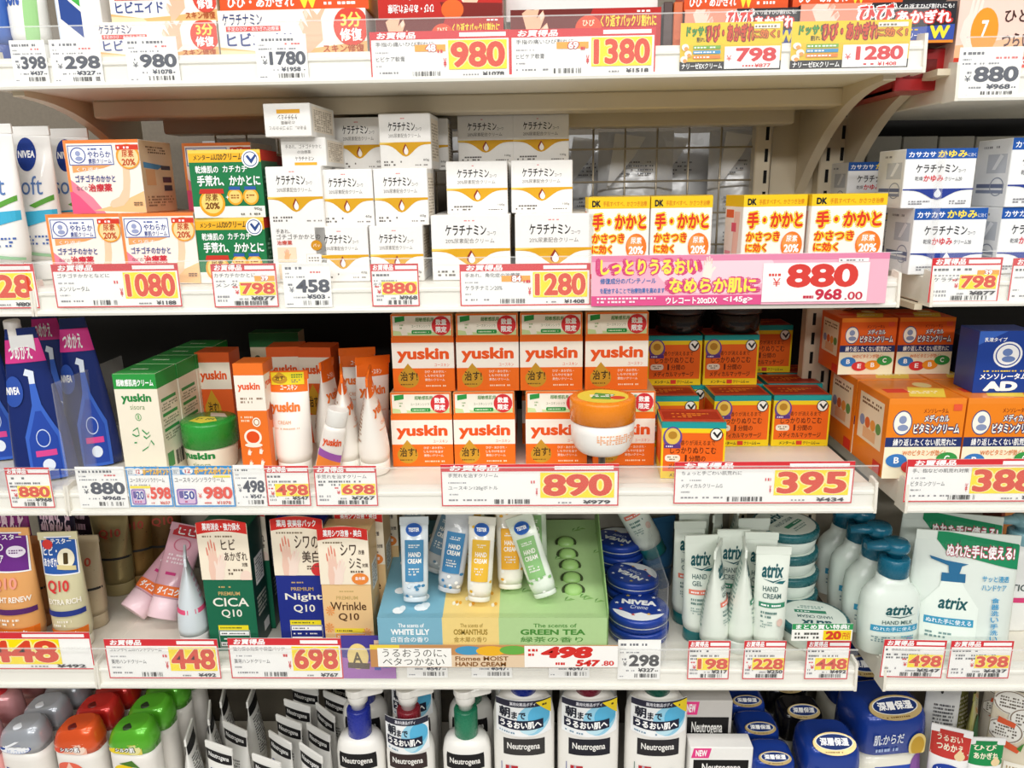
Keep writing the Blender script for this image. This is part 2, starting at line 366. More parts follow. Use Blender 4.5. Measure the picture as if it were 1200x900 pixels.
# wire mesh panel with silver bags behind it
MX0, MX1 = P(236, 170, BACK-.012)[0], P(884, 200, BACK-.012)[0]; WIRE = mat('#cfc3ad', .35, .6, 'coated_wire')
m = MB(); ym = BACK-.006; zt = P(560, 148, ym)[1]
x = P(695, 200, ym)[0]; st = P(732, 200, ym)[0]-x; x -= st*12
while x < MX1:
    if x > MX0: m.tube([(x, ym, SZ[2]+T+.0002), (x, ym, zt)], .0013, WIRE, 6)
    x += st
z = P(730, 213, ym)[1]; z -= st*2
while z < zt:
    m.tube([(MX0, ym-.002, z), (MX1, ym-.002, z)], .0013, WIRE, 6); z += st
m.tube([(MX0, ym, zt), (MX1, ym, zt)], .003, WIRE, 8)
tag(m.build('wire_mesh'), 'beige wire mesh panel behind the white and gold cartons', 'mesh panel')
FOIL = mat('#f0f1f3', .25, .12, 'foil', .06, 0, bump=.6, bscale=45)
def foil_bag(cx, w, h, seed, tilt):
    rn = random.Random(seed); mb = MB(); nx, nz = 10, 12; g = []
    for k, sg in ((0, -1), (1, 1)):
        for j in range(nz+1):
            for i in range(nx+1):
                u, v = i/nx, j/nz; b = .018*math.sin(math.pi*u)**.6*math.sin(math.pi*min(1, v*1.15))**.6 if v < .87 else 0
                g.append(((u-.5)*w, sg*b+(rn.uniform(-.003, .003) if 0 < u < 1 else 0), v*h))
    f = []; n1 = (nx+1)*(nz+1)
    for k in (0, 1):
        for j in range(nz):
            for i in range(nx):
                a = k*n1+j*(nx+1)+i; q = (a, a+1, a+nx+2, a+nx+1); f.append(q if k == 0 else q[::-1])
    mb.add(g, f, FOIL, True); o = mb.build('foil_bag', None, (cx, BACK+(.034 if seed % 2 else .082), SZ[2]+T-.0), (0, 0, 0))
    p = Pr(lambda u, v, n: ((u-.5)*w, -.021-n, v*h), 0, 'back_print')
    [p.micro(.12+rn.uniform(0, .2), .1+.28*r, .5+rn.uniform(0, .35), .22+.28*r, 4, '#7a7b82', .03, .6, .4) for r in range(3)]; p.poly([(.1, .55), (.45, .8), (.6, .95), (.2, .98)], '#ffffff')
    p.flush(o); return o
for i, (px, w, t) in enumerate(((265, .075, 0), (300, .08, .05), (385, .08, 0), (470, .09, -.05), (565, .09, 0), (625, .08, .04), (695, .09, 0), (742, .1, .07), (800, .1, 0), (862, .085, -.05))):
    o = foil_bag(X(px, 1.36, BACK+.05), w, .165, i, t)
    tag(o, 'silver foil bag of goods behind the wire mesh', 'bag', 'foil bags behind the mesh')
# ---------------------------------------------------------------- price tags
RED, YEL, GRY = '#d8333b', '#ffe600', '#6a6d72'
TAGY = -.0122
CARD = mat('#fbfbf8', .45, 0, 'tag_card')
def tag_base(x0, y0, x1, y1, Y=TAGY, name='price_tag', paper=None, tilt=0.0):
    cx, cy = (x0+x1)/2, (y0+y1)/2
    xa, _ = P(x0, cy, Y); xb, _ = P(x1, cy, Y); _, za = P(cx, y1, Y); _, zb = P(cx, y0, Y)
    w, h = xb-xa, zb-za; mb = MB(); mb.box(-w/2, w/2, 0, .0007, 0, h, paper or CARD)
    o = mb.build(name, None, ((xa+xb)/2, Y, za), (0, tilt, 0)); return o, Pr(F_front(w, .0007, h), 0, 'text_print')
def sale(x0, y0, x1, y1, price, tax, what, title=None, sub=None, pts=None, pan=None, tilt=0.0, veil=0):
    o, p = tag_base(x0, y0, x1, y1, tilt=tilt); r = (x1-x0)/(y1-y0); wide = r > 1.9
    tu, tv = .018/r*1.6, .03
    p.on('header_print').rect(0, .83, 1, 1, RED).border(0, 0, 1, 1, tu, tv, RED)
    p.rect(.64 if wide else .52, .87, .97, .955, '#fdfafa')
    p.text('お買得品', .05, .845, .33 if wide else .48, .985, '#ffffff', .035, .15)
    p.on('text_print').text(title, .04, .69, min(.5, .04+.04*len(title)*3/r) if wide else min(.9, .04+.08*len(title)), .785, '#4d4f55') if title else p.micro(.04, .7, .62, .79, 1, GRY, .028*3/r)
    if wide:
        if sub: p.text(sub, .04, .38, min(.5, .04+.033*len(sub)*3/r), .49, '#4d4f55')
        p.micro(.04, .54, .2, .6, 1, '#aaaaae').micro(.04, .26, .12, .32, 1, '#9a9a9e').micro(.04, .12, .3, .19, 1, '#8c8c90', .02)
        a, b, c, d = pan or (.56, .2, .975, .8)
    else:
        p.micro(.06, .58, .6, .64, 1, '#a5a5a9', .05).text(sub, .05, .47, .62, .56, '#4d4f55') if sub else p.micro(.06, .5, .75, .66, 2, GRY, .04)
        p.micro(.06, .12, .25, .3, 2, '#9a9a9e', .04)
        a, b, c, d = pan or (.4, .28, .97, .58)
    if pts: p.on('point_print').rect(a-.24 if wide else .66, .58 if wide else .6, a-.02 if wide else .97, .72 if wide else .72, '#f4a93a').text(pts, (a-.16) if wide else .76, .575 if wide else .61, a-.09 if wide else .87, .725, '#ffffff', .04, out='#b9342c', ob=.08)
    p.on('price_print').rect(a, b, c, d, YEL).text(price, a+.015, b+(d-b)*.06, c-.012, d-(d-b)*.05, '#dd4426', .032, out='#fff3a0', ob=.03)
    p.micro(a-.075*3/r/ (1 if wide else 1.4), b+(d-b)*.55, a-.02, b+(d-b)*.75, 1, RED, .03/r*2).text('¥', a-.055*2/r, b+(d-b)*.08, a-.015, b+(d-b)*.4, RED, .01)
    q = .06 if wide else .17
    p.on('tax_print').text('¥'+tax, .8 if wide else .58, q-.01, .955, q+.085, '#3d3d44', .03).micro(.66 if wide else .4, q, .79 if wide else .56, q+.06, 1, '#909094', .02)
    if wide: p.on('barcode_print').barcode(.3, .06, .5, .17)
    else: p.on('barcode_print').barcode(.32, .05, .84, .15)
    p.flush(o); return tag(o, f'red framed sale tag showing {price}, {what}', 'price tag', 'red framed sale tags')
def plain(x0, y0, x1, y1, price, tax, what, col='#3f4656', tilt=0.0, note=True):
    o, p = tag_base(x0, y0, x1, y1, tilt=tilt); r = (x1-x0)/(y1-y0)
    p.micro(.06, .84, .75, .94, 1, '#6a6d74', .07).micro(.06, .74, .2, .8, 1, '#8a8d94')
    if note: p.micro(.58, .76, .95, .83, 1, '#dd6a6a', .06)
    p.micro(.06, .66, .9, .72, 1, '#8a8d94', .045)
    p.on('price_print').text(price, .26, .33, .97, .63, col, .032).text('¥', .12, .34, .22, .46, col)
    p.micro(.1, .48, .22, .56, 1, '#7a7d84', .05)
    p.on('text_print').text('¥'+tax, .48, .19, .86, .29, col, .035).micro(.88, .2, .97, .25, 1, col, .04).micro(.2, .2, .46, .26, 1, '#8a8d94', .04)
    p.micro(.05, .06, .2, .1, 1, '#8a8d94', .05).on('barcode_print').barcode(.4, .05, .93, .15)
    p.flush(o); return tag(o, f'plain white tag showing {price}, {what}', 'price tag', 'plain price tags')
def bonus(x0, y0, x1, y1, price, tax, pt, what):
    o, p = tag_base(x0, y0, x1, y1); r = (x1-x0)/(y1-y0)
    p.on('header_print').rect(0, .79, 1, 1, '#2f93d6').border(0, 0, 1, 1, .035/r, .04, '#2f93d6').rect(.03, .8, .03+.14/r*1.3, .97, '#e9eef2').micro(.05, .82, .03+.12/r*1.2, .95, 3, '#7d8890', .03)
    p.ell(.28, .885, .1/r*1.3, .085, '#ffffff').text('12', .235, .83, .325, .94, '#d03c48', .03).text('ボーナスポイント', .39, .8, .98, .98, '#ffd93b', .03, out='#d8832a', ob=.05)
    p.on('text_print').text('ユースキンシソラクリーム', .07, .62, .86, .73, '#43464c').micro(.07, .53, .6, .58, 1, '#8a8d94').rect(.05, .47, .52, .53, '#fbe53a') if pt == '20' else p.text('ユースキンシソラクリーム', .05, .61, .86, .73, '#43464c').rect(.68, .72, .96, .77, '#fbe53a')
    p.on('point_print').rrect(.06, .06, .38, .45, .04, .05, '#8b6ab8').rrect(.085, .09, .355, .42, .03, .04, '#dcb7dd').rrect(.1, .22, .2, .4, .02, .03, '#5a4a9c').text(pt, .17, .19, .35, .4, '#2f3a9c', .03, out='#ffffff', ob=.06).micro(.12, .1, .32, .18, 1, '#c2528c', .06)
    p.on('price_print').text(price, .5, .2, .97, .5, '#e8432e', .03).text('¥', .41, .22, .47, .34, '#e8432e').text('¥'+tax, .7, .07, .93, .15, '#d8574a', .02).micro(.5, .08, .68, .14, 1, '#d8574a', .04)
    p.flush(o); return tag(o, f'blue framed point tag showing {price}, {what}', 'price tag', 'blue bonus point tags')
def special(x0, y0, x1, y1, price, tax, what):
    o, p = tag_base(x0, y0, x1, y1)
    p.on('header_print').rect(0, 0, 1, 1, '#e9c62a').rect(0, .55, 1, 1, '#f3cf22').rect(0, .0, 1, .2, '#2b2a2c')
    p.text('ドッサリ', .06, .72, .28, .92, '#43a043', .03, .1, out='#2c5520', ob=.05).text('割れる', .16, .6, .28, .71, '#3c3320', .02)
    p.text('ひび・あかぎれ', .26, .6, .72, .97, '#d4462c', .04, out='#7a2314', ob=.05).text('に効く!', .7, .66, .97, .84, '#e07a20', .03, out='#8c3a14', ob=.05)
    p.rect(.72, .86, .97, .95, '#f8f4e8').micro(.73, .87, .96, .94, 1, '#7a7468', .03)
    for i, c in enumerate(('#7ab648', '#3f9ad0', '#f08a3c')): p.rect(.13, .46-.1*i, .4, .53-.1*i, c).micro(.14, .47-.1*i, .39, .52-.1*i, 1, '#ffffff', .03)
    for a, b in ((.05, .5), (.08, .36), (.04, .25)): p.ell(a, b, .035, .07, '#f7f2ea').ell(a+.01, b-.03, .02, .04, '#f0a050')
    p.text('ナリーゼEXクリーム', .02, .05, .42, .17, '#ffffff', .02)
    p.on('price_print').rect(.44, .04, .985, .5, '#fdfcf8').text(price, .55, .18, .95, .47, '#d8343a', .032).text('¥', .46, .2, .51, .32, '#d8343a').text('¥'+tax, .74, .06, .9, .14, '#d8343a', .02).micro(.62, .07, .73, .13, 1, '#d8343a', .03)
    p.flush(o); return tag(o, f'yellow and black illustrated tag showing {price}, {what}', 'price tag', 'yellow illustrated tags')
# top shelf
plain(14, 47, 55, 98, '398', '437', 'at the corner under the green striped tube')
plain(60, 46, 119, 98, '298', '327', 'under the white carton with a green corner')
plain(148, 43, 209, 97, '980', '1078', 'under the front orange foot of the hand cream cartons')
plain(300, 40, 360, 94, '1780', '1958', 'under the gold topped hand cream carton')
sale(434, 36, 598, 93, '980', '1078', 'under the red and black cartons', '手指の痛いひび割れに', 'ヒビケア軟膏', '48')
sale(598, 33, 768, 89, '1380', '1518', 'under the dark carton with an open hand', '手指の痛いひび割れに', 'ヒビケア軟膏', '69')
special(797, 26, 916, 83, '798', '877', 'nearer the sale tags'); special(927, 24, 1066, 81, '1280', '1408', 'at the shelf corner')
# second shelf
cut = sale(-94, 310, 43, 362, '728', '800', 'under the white squeeze tubes', pan=(.5, .2, .975, .8)); cut['label'] = 'red framed sale tag cut by the frame, its digits ending in 28'
sale(63, 309, 211, 360, '1080', '1188', 'under the pink and orange cartons', 'ゴチゴチかかとなどに', 'メンソレータム')
sale(249, 309, 325, 360, '798', '877', 'under the green and yellow cartons', 'カチカチかかとに', 'メンターム', '39', (.42, .28, .97, .58))
plain(332, 308, 388, 360, '458', '503', 'under the tall white and gold carton')
sale(435, 309, 491, 359, '880', '968', 'under the small white and gold cartons', None, 'ケラチナミン', None, (.22, .28, .96, .58))
sale(539, 309, 692, 358, '1280', '1408', 'under the large white and gold cartons', '手あれ、角化症の治療薬', 'ケラチナミン20%', '84')
sale(1090, 302, 1172, 354, '798', '877', 'under the blue banded cartons', None, 'ケラチナミン', '39', (.42, .3, .95, .62)); cut = sale(1184, 302, 1290, 354, '980', '1078', 'beside the frame edge under blue banded cartons'); cut['label'] = 'red framed sale tag mostly cut off by the frame, under blue banded cartons'
# third shelf
sale(9, 548, 61, 595, '880', '968', 'under the dark blue pouches', None, None, None, (.22, .25, .95, .55))
plain(91, 547, 148, 595, '880', '968', 'before the dark blue refill pouch')
bonus(150, 547, 201, 594, '598', '657', '20', 'under the tall green topped carton'); bonus(202, 546, 274, 594, '980', '1078', '50', 'under the green lidded jar')
plain(275, 545, 311, 593, '498', '547', 'under the slim orange carton', note=False)
sale(312, 546, 363, 593, '498', '547', 'under the orange topped tube', None, None, None, (.2, .25, .97, .56)); sale(369, 546, 442, 593, '698', '767', 'under the tilted white tubes', '手荒れを治すクリーム', None, None, (.42, .28, .97, .56))
sale(517, 544, 725, 593, '890', '979', 'under the orange and white cartons', '手荒れを治すクリーム', 'ユースキン120gボトル')
sale(790, 541, 1000, 590, '395', '434', 'under the orange and yellow boxes', 'ちょっと手ごわい肌荒れに', 'メディカルクリームG')
sale(1061, 538, 1235, 588, '388', '426', 'under the vitamin cream cartons', '手、指などの肌荒れ対策', 'ビタミンクリーム', None, (.44, .2, .9, .8))
# fourth shelf
sale(-110, 741, 108, 784, '448', '492', 'under the two tester tubes', pan=(.42, .14, .83, .82))
sale(125, 749, 257, 795, '448', '492', 'under the pink capped tubes', 'コエンザイムのハンドクリーム', '薬用ハンドクリーム')
sale(269, 748, 401, 795, '698', '767', 'under the three tall hand cream cartons', '強力保水効果で保湿バリア', '薬用ハンドクリーム')
plain(724, 750, 774, 796, '298', '327', 'under the stacked blue tins', '#38393c', note=False)
sale(806, 751, 855, 796, '198', '217', 'under the hand gel tubes', None, None, None, (.22, .25, .97, .56)); sale(871, 751, 920, 796, '228', '250', 'under the hand cream tubes', None, None, None, (.22, .25, .97, .56))
sale(944, 751, 995, 796, '448', '492', 'under the flat round jar', None, None, None, (.22, .25, .97, .56))
sale(1033, 750, 1106, 794, '498', '547', 'under the teal pump bottle', None, None, None, (.42, .28, .97, .62), tilt=.02); sale(1112, 751, 1185, 795, '398', '437', 'under the clear refill pouch', None, None, None, (.42, .28, .97, .62))
for x in (476, 552, 643): plain(x, 748, x+48, 794, '498', '547', 'half hidden behind the tester banner')
# ---------------------------------------------------------------- goods: placing
ZB = {k: v+T+.0005 for k, v in SZ.items()}
def bx(x0, x1, yt, Y, zb):
    xa, za = P(x0, yt, Y); xb, zb2 = P(x1, yt, Y); return (xa+xb)/2, xb-xa, (za+zb2)/2-zb
def put(key, make, x, Y, z, rz, label, cat='carton', group=None):
    return spawn(key, make, (x, Y, z), (0, 0, R(rz)), label, cat, group)
# ---- pain-relief style hand cream cartons lying along the top shelf
def face_aid(p, up=False):
    p.rect(0, 0, 1, 1, '#fbf3ea').poly([(0, 0), (1, 0), (1, .3), (.62, .16), (.3, .1), (0, .22)], '#e9b87a').poly([(0, 0), (.34, 0), (.3, .1), (0, .16)], '#f4d9b4')
    p.hand(.62, .5, .2, .55, '#eebfa2', '#f6d8c6', 1, 40, .35)
    p.on('brand_print').text('ケラチナミン', .03, .68, .3, .93, '#3a4a7c', .02).text('ヒビエイド', .05, .22, .5, .52, '#44538c', .03, out='#ffffff').rect(.05, .55, .42, .66, '#d63c38').text('手足のひび・あかぎれ治療薬', .06, .56, .41, .65, '#ffffff')
    p.on('badge_print').ell(.9, .62, .12, .42, '#d94a3a').text('3分', .83, .6, .97, .92, '#ffe46a', .03).text('修復', .82, .3, .97, .58, '#ffffff', .03).text('スキン修復', .7, .06, .98, .24, '#b2532a', .02)
def face_dark(p):
    p.rect(0, 0, 1, 1, '#33211f').poly([(0, .2), (.4, .2), (.62, 1), (0, 1)], '#6e231e').hand(.18, .45, .2, .55, '#f2bf9f', '#f8d8c4', 1, -62, .35)
    p.poly([(.42, 0), (1, 0), (1, 1), (.55, 1)], '#b8231f').ell(.52, .5, .09, .34, '#e2502e')
    p.on('brand_print').text('ひび', .48, .58, .56, .74, '#ffe9c8', .02).text('くり返すパックリ割れに', .6, .55, .97, .84, '#ffe13a', .03).text('ひび・あかぎれ治療薬', .62, .22, .95, .42, '#ffffff', .02).micro(.84, .88, .97, .96, 1, '#ffffff', .03)
def face_red(p):
    p.rect(0, 0, 1, 1, '#c4261f').hand(.74, .5, .2, .5, '#f6cbb0', '#fbe0d0', 1, 60, .35).poly([(.55, 0), (1, 0), (1, .35), (.5, .4)], '#7e1d18')
    p.on('brand_print').text('ヒビケア', .05, .45, .42, .92, '#ffffff', .04, flip=True).text('ひび・あかぎれ治療', .08, .15, .45, .36, '#ffffff', .02, flip=True).ell(.6, .22, .09, .24, '#e86b2a')
def face_w(p):
    p.rect(0, 0, 1, 1, '#26252b').rect(0, 0, 1, .07, '#e58a2a').poly([(0, .45), (.38, .45), (.46, 1), (0, 1)], '#e8967c').hand(.18, .6, .2, .42, '#f8d6c6', '#f0b09c', 1, -55, .35).poly([(.7, .07), (1, .07), (1, .45), (.72, .38)], '#3650a8')
    p.on('brand_print').text('ひび', .38, .5, .6, .97, '#d8332c', .05, .1, out='#ffffff', ob=.07).text('あかぎれ', .62, .48, .97, .8, '#ffffff', .04, out='#d8332c', ob=.08).text('くり返すひび割れにも!', .63, .83, .98, .95, '#ffffff', .01)
    p.text('W', .84, .1, .97, .42, '#f4e03a', .05).text('治療クリーム', .62, .12, .8, .25, '#ffffff', .02).micro(.62, .3, .8, .36, 1, '#f0c83a', .03)
def face_orange(p):
    p.rect(0, 0, 1, 1, '#e2541f').rect(0, .5, 1, .56, '#f4c11e'); p.on('brand_print').text('ひび・あかぎれ', .05, .1, .5, .42, '#ffffff', .03).text('W', .53, .06, .66, .46, '#f6e23a', .05).micro(.7, .12, .95, .4, 2, '#ffffff', .03)
def face_soft(p):
    p.rect(0, 0, 1, 1, '#f6d3c6').rect(0, 0, 1, .18, '#d8442e').poly([(0, .18), (1, .18), (1, .5), (0, .34)], '#f7b98e').hand(.14, .6, .16, .4, '#fbe4da', None, 1, -30, .6); p.on('brand_print').ell(.24, .52, .12, .3, '#f39a2a').text('7', .21, .44, .27, .66, '#ffffff', .02)
    p.text('ひどく割れ', .4, .62, .98, .8, '#4a2c28', .02).text('つらいあかぎれ', .4, .3, 1.0, .5, '#4a2c28', .03).text('ひび・あかぎれ', .5, .04, .95, .15, '#ffffff', .02)
def topbox(x0, x1, yt, Y, zb, face, label, cat='carton', d=.05, base='#f2e8dc', fm=None, h=None):
    cx, w, hh = bx(x0, x1, yt, Y, zb); h = h or hh
    o = carton('cream_carton', w, d, h, base, fm, face); o.location = (cx, Y, zb); tag(o, label, cat, 'cartons lying on the top shelf'); return zb+h
z1 = ZB[1]
t = topbox(110, 253, 25, .012, z1, face_aid, 'white and tan hand cream carton, lower of two behind the 980 plain tag')
topbox(125, 251, -22, .016, t, face_aid, 'orange and white hand cream carton lying on another, above the 980 plain tag', fm={'top': '#e88a2e'})
t = topbox(254, 428, 11, .012, z1, face_aid, 'long hand cream carton with red round badge, behind the 1780 tag')
topbox(254, 430, -30, .016, t, face_orange, 'yellow and orange carton lying on the long badge carton', base='#f0b01e')
t = topbox(440, 590, 21, .012, z1, face_dark, 'dark red hand cream carton behind the 980 sale tag', base='#3a2320')
topbox(441, 588, -28, .018, t, face_red, 'red carton printed upside down, lying above the 980 sale tag', base='#c4261f')
t = topbox(598, 775, 10, .012, z1, face_dark, 'dark carton with an open hand, behind the 1380 sale tag', base='#3a2320')
topbox(592, 772, -30, .07, z1+.0+(t-z1), None, 'blank white carton lying above the open hand carton', base='#eceae6')
for i in range(2): topbox(778+12*i, 789+12*i, 2, .02, z1, None, ('dark thin carton end beside the open hand carton', 'orange thin carton end beside the dark striped one')[i], base=('#4a3430', '#d2642c')[i])
t = topbox(803, 936, 10, .012, z1, face_w, 'black and orange carton with a yellow letter, behind the 798 illustrated tag', base='#26252b')
topbox(803, 926, -32, .018, t, face_orange, 'orange and red carton lying above the 798 illustrated tag', base='#d8481f')
t = topbox(939, 1122, 3, .008, z1, face_w, 'long black and orange carton jutting past the shelf corner', base='#26252b')
topbox(932, 1062, -40, .02, t, face_orange, 'orange carton lying on the long black jutting carton', base='#d8481f')
zr1 = RZ1+T+.0005
topbox(1126, 1262, -3, .012, zr1, face_soft, 'pale pink and orange carton behind the 880 plain tag', base='#f2c6b4', h=.07)
plain(1122, 55, 1196, 116, '880', '968', 'beside the jutting black carton')
# red display tray between the two bays
m = MB(); x0 = P(1052, 60, .03)[0]; x1 = P(1113, 60, .03)[0]; zt = P(1080, 57, .03)[1]; zbt = P(1080, 106, .03)[1]; RD = mat('#b01a1e', .3, 0, 'red_card', .05, .2)
m.box(x0, x1, .03, .034, zbt, zt, RD, .0008); m.box(x0, x0+.003, .034, .2, zbt, zt, RD); m.box(x1-.003, x1, .034, .2, zbt, zt, RD); m.box(x0, x1, .034, .2, zbt, zbt+.003, RD); o = m.build('display_tray')
m = MB(); m.box(x0+.008, x1-.012, .0285, .0298, zbt+.012, zt-.01, mat('#6e1013', .25, 0, 'dark_window', 0, .3)); m.build('window_panel', o); tag(o, 'red card tray under the jutting black carton, between the shelf ends', 'tray')
# tubes and the corner carton at the top shelf's end
def tube_mesh(w, h, th, m, cap, mcap, capr=None, crimp=.012, topw=None, caph=None):
    # squeeze tube standing on its cap: round below, flat sealed end on top; returns body MB, cap MB, front map
    capr = capr or w*.42; caph = cap; tw = (topw or w)/2; b = MB(); rings = []; n = 32; N = 12; prm = []
    for k in range(N+1):
        t = k/N; z = caph+(h-caph)*t; s = max(0, (t-.05)/.87); s = min(1, s); rx = (w*.46)*(1-s)+tw*s if t > .04 else w*.43; ry = max((th/2)*(1-s**1.7), .0012)
        if k == 0: rx *= .97; ry *= .97
        prm.append((z, rx, ry)); rings.append([(rx*math.cos(2*math.pi*i/n), ry*math.sin(2*math.pi*i/n), z) for i in range(n)])
    b.loft(rings, m); c = MB(); cy = min(th/2*.97, capr)
    c.loft([[(capr*q*math.cos(2*math.pi*i/n), cy*q*math.sin(2*math.pi*i/n), z) for i in range(n)] for q, z in ((.95, 0), (1, .001), (1, caph-.0012), (.97, caph-.0002))], mcap)
    def mp(u, v, nn):
        z = caph+(h-caph)*v
        for k in range(len(prm)-1):
            if z <= prm[k+1][0] or k == len(prm)-2:
                a, e = prm[k], prm[k+1]; f = (z-a[0])/(e[0]-a[0]); rx = a[1]+(e[1]-a[1])*f; ry = a[2]+(e[2]-a[2])*f; break
        x = (2*u-1)*rx*.97; return (x, -ry*math.sqrt(max(0, 1-(x/rx)**2))-nn-.0002-.0004*(1-abs(2*u-1)), z)
    return b, c, mp
def tube(name, w, h, th, body='#f6f5f2', cap=.02, capc='#f2f2f0', draw=None, rough=.32, back=None, seal=None, **k):
    mb = PLAST(body, rough) if isinstance(body, str) else body
    b, c, mp = tube_mesh(w, h, th, mb, cap, PLAST(capc, .3), **k); o = empty(name); b.build('tube_body', o); cp = c.build('cap', o)
    if draw: p = Pr(mp, 8, 'label_print'); draw(p); p.flush(o)
    if back: p = Pr(lambda u, v, n: (lambda q: (-q[0], -q[1], q[2]))(mp(u, v, n)), 8, 'back_print'); back(p); p.flush(o)
    s = MB(); tw = (k.get('topw') or w)/2; s.box(-tw-.0006, tw+.0006, -.0014, .0014, h-.009, h+.001, PLAST(seal or (body if isinstance(body, str) else '#e8e8e8'), .35), .0004); s.build('crimped_seal', o)
    return o
def d_soft(p):
    p.on('brand_print').ell(.5, .8, .21, .125, '#1c3a8e').text('NIVEA', .32, .775, .68, .83, '#ffffff', .025).text('soft', .2, .5, .8, .64, '#5c7fb8', 0).poly([(.5, .42), (.98, .5), (.98, .46), (.62, .4)], '#5ca03c')
    p.on('label_print').poly([(0, .22), (1, .32), (1, .39), (0, .36)], '#3fb0d6').micro(.2, .12, .9, .2, 3, '#4a6ab0', .07).poly([(0, .06), (1, .02), (1, .04), (0, .09)], '#9cc8a0')
for px, Y, yt, l in ((-4, .025, 133, 'white squeeze tube with blue oval at the frame edge, nearest its shelf lip'), (40, .062, 140, 'white squeeze tube with whole blue oval, second of the row'), (85, .1, 150, 'white squeeze tube half hidden behind the pink cartons, third of the row')):
    zt = P(px, yt, Y)[1]; put('soft', lambda: tube('squeeze_tube', .055, .168, .034, draw=d_soft, cap=.022), X(px, 1.38, Y+.02), Y+.02, ZB[2], 0, l, 'tube', 'white squeeze tubes')
def d_green(p): p.rect(.58, .0, .9, 1, '#9ed08c').text('Soft', .02, .32, .5, .52, '#3f62b4', .03)
o = tube('squeeze_tube', .042, .13, .03, draw=d_green, cap=.02, topw=.042); o.location = (X(36, 1.54, .04), .04, z1); tag(o, 'white tube with a pale green stripe, above the 398 plain tag', 'tube')
o = tube('squeeze_tube', .03, .13, .026, body='#3a66b8', cap=.02, capc='#2a4a98'); o.location = (X(-2, 1.54, .04), .04, z1); tag(o, 'blue tube at the frame edge beside the green striped tube', 'tube')
def f_flag(p): p.poly([(.08, .52), (.55, .28), (.55, .6), (.08, .86)], '#2b4a94').poly([(.14, .86), (.55, .66), (.55, .92), (.14, .92)], '#48b04a').rect(.0, 0, .03, 1, '#cfd8e6'); p.on('brand_print').text('自然アモリ', .1, .92, .6, .98, '#5b6270')
cx, w, h = bx(60, 113, -25, .014, z1); o = carton('cream_carton', w, .03, h, '#f4f3f0', None, f_flag); o.location = (cx, .014, z1); tag(o, 'tall white carton with a green and blue corner, above the 298 tag', 'carton')
# ---- second shelf
z2 = ZB[2]
GOLDB = '#d9a21c'
def face_kera(p, g='60g', tall=False):
    k = .0
    p.micro(.42, .9, .56, .93, 1, '#dd8888', .05)
    p.on('brand_print').text('ケラチナミン', .18, .69, .7, .85, '#2d2a2b', .022).text('コーワ', .71, .69, .82, .745, '#2d2a2b')
    p.text('20%尿素配合クリーム', .18, .57, .8, .645, '#7b7774')
    n = 16; top = [(1, .49), (0, .49)]; bot = [(i/n, .45-.22*math.exp(-((i/n-.5)/.2)**2)) for i in range(n+1)]
    p.on('band_print').poly(top[::-1]+bot[::-1], GOLDB).poly([(0, .455), (0, .49), (.3, .49), (.16, .47)], '#f0cf6a')
    p.drop(.5, .34, .055, .075, '#8c2a22').drop(.51, .325, .042, .06, '#fbf3ec')
    p.micro(.07, .06, .42, .17, 2, '#6d6864', .045).text(g, .84, .14, .95, .19, '#55504c').micro(.68, .06, .95, .1, 1, '#8b8682', .04)
def side_kera(p):
    p.rect(.08, .15, .92, .92, '#efe6d8').micro(.14, .2, .86, .85, 12, '#a89a88', .09)
def kera(w, h, d, g): return lambda: carton('cream_carton', w, d, h, '#f5f3f0', None, lambda p: face_kera(p, g), side_kera, side_kera)
K = kera(.0565, .058, .056, '60g'); kg = 'small white and gold cream cartons'
lab = {0: 'bottom', 1: 'middle', 2: 'top'}
for c, (px, nm) in enumerate(((401, 'nearer the tall carton'), (465, 'nearer the large ones'))):
    for r, Y in ((0, .014), (0, .074), (0, .134), (1, .02), (1, .079), (1, .139)):
        q = 'front' if Y < .03 else 'hidden row'
        lb = f'small white and gold carton, {lab[r]} of the stack {nm}, facing out' if q == 'front' else 'small white and gold carton in a rear row of the stacks'
        put('kera60', K, X(px+(5 if r else 0), z2+.03+.058*r, Y), Y, z2+.058*r, 0, lb, group=kg if q == 'front' else 'rear small white and gold cartons')
for px, Y, l in ((421, .1, 'grey shaded small white and gold carton on top, nearer the upside down one'), (475, .064, 'small white and gold carton crowning the stack nearer the large ones')):
    put('kera60', K, X(px, 1.42, Y), Y, z2+.116, -2, l, group=kg)
put('kera60', K, X(497, 1.42, .13), .13, z2+.116, 0, 'small white and gold carton in a rear row of the stacks', group='rear small white and gold cartons')
K = kera(.083, .068, .08, '150g'); K2 = kera(.066, .055, .06, '100g'); kg = 'large white and gold cream cartons'
for c, (px, nm) in enumerate(((552, 'under a narrow stack'), (650, 'beside the yellow topped cartons'))):
    put('kera150', K, X(px, z2+.03, .014), .014, z2, 0, f'large white and gold carton facing out, {nm}', group=kg)
    put('kera150', K, X(px, z2+.03, .1)+.004, .1, z2, 0, 'large white and gold carton in the row behind', group='rear large white and gold cartons')
    put('kera100', K2, X((559, 635)[c], z2+.095, .05), .05, z2+.068, 0, f'medium white and gold carton standing on the large one {nm}', group='medium white and gold cartons')
    put('kera100', K2, X((567, 634)[c], z2+.095, .113), .113, z2+.068, 0, 'medium white and gold carton in the row behind', group='rear medium white and gold cartons')
    put('kera100', K2, X((569, 634)[c], z2+.15, .148), .148, z2+.123, 0, f'grey shaded medium carton topping the stack on the large one {nm}', group='medium white and gold cartons')
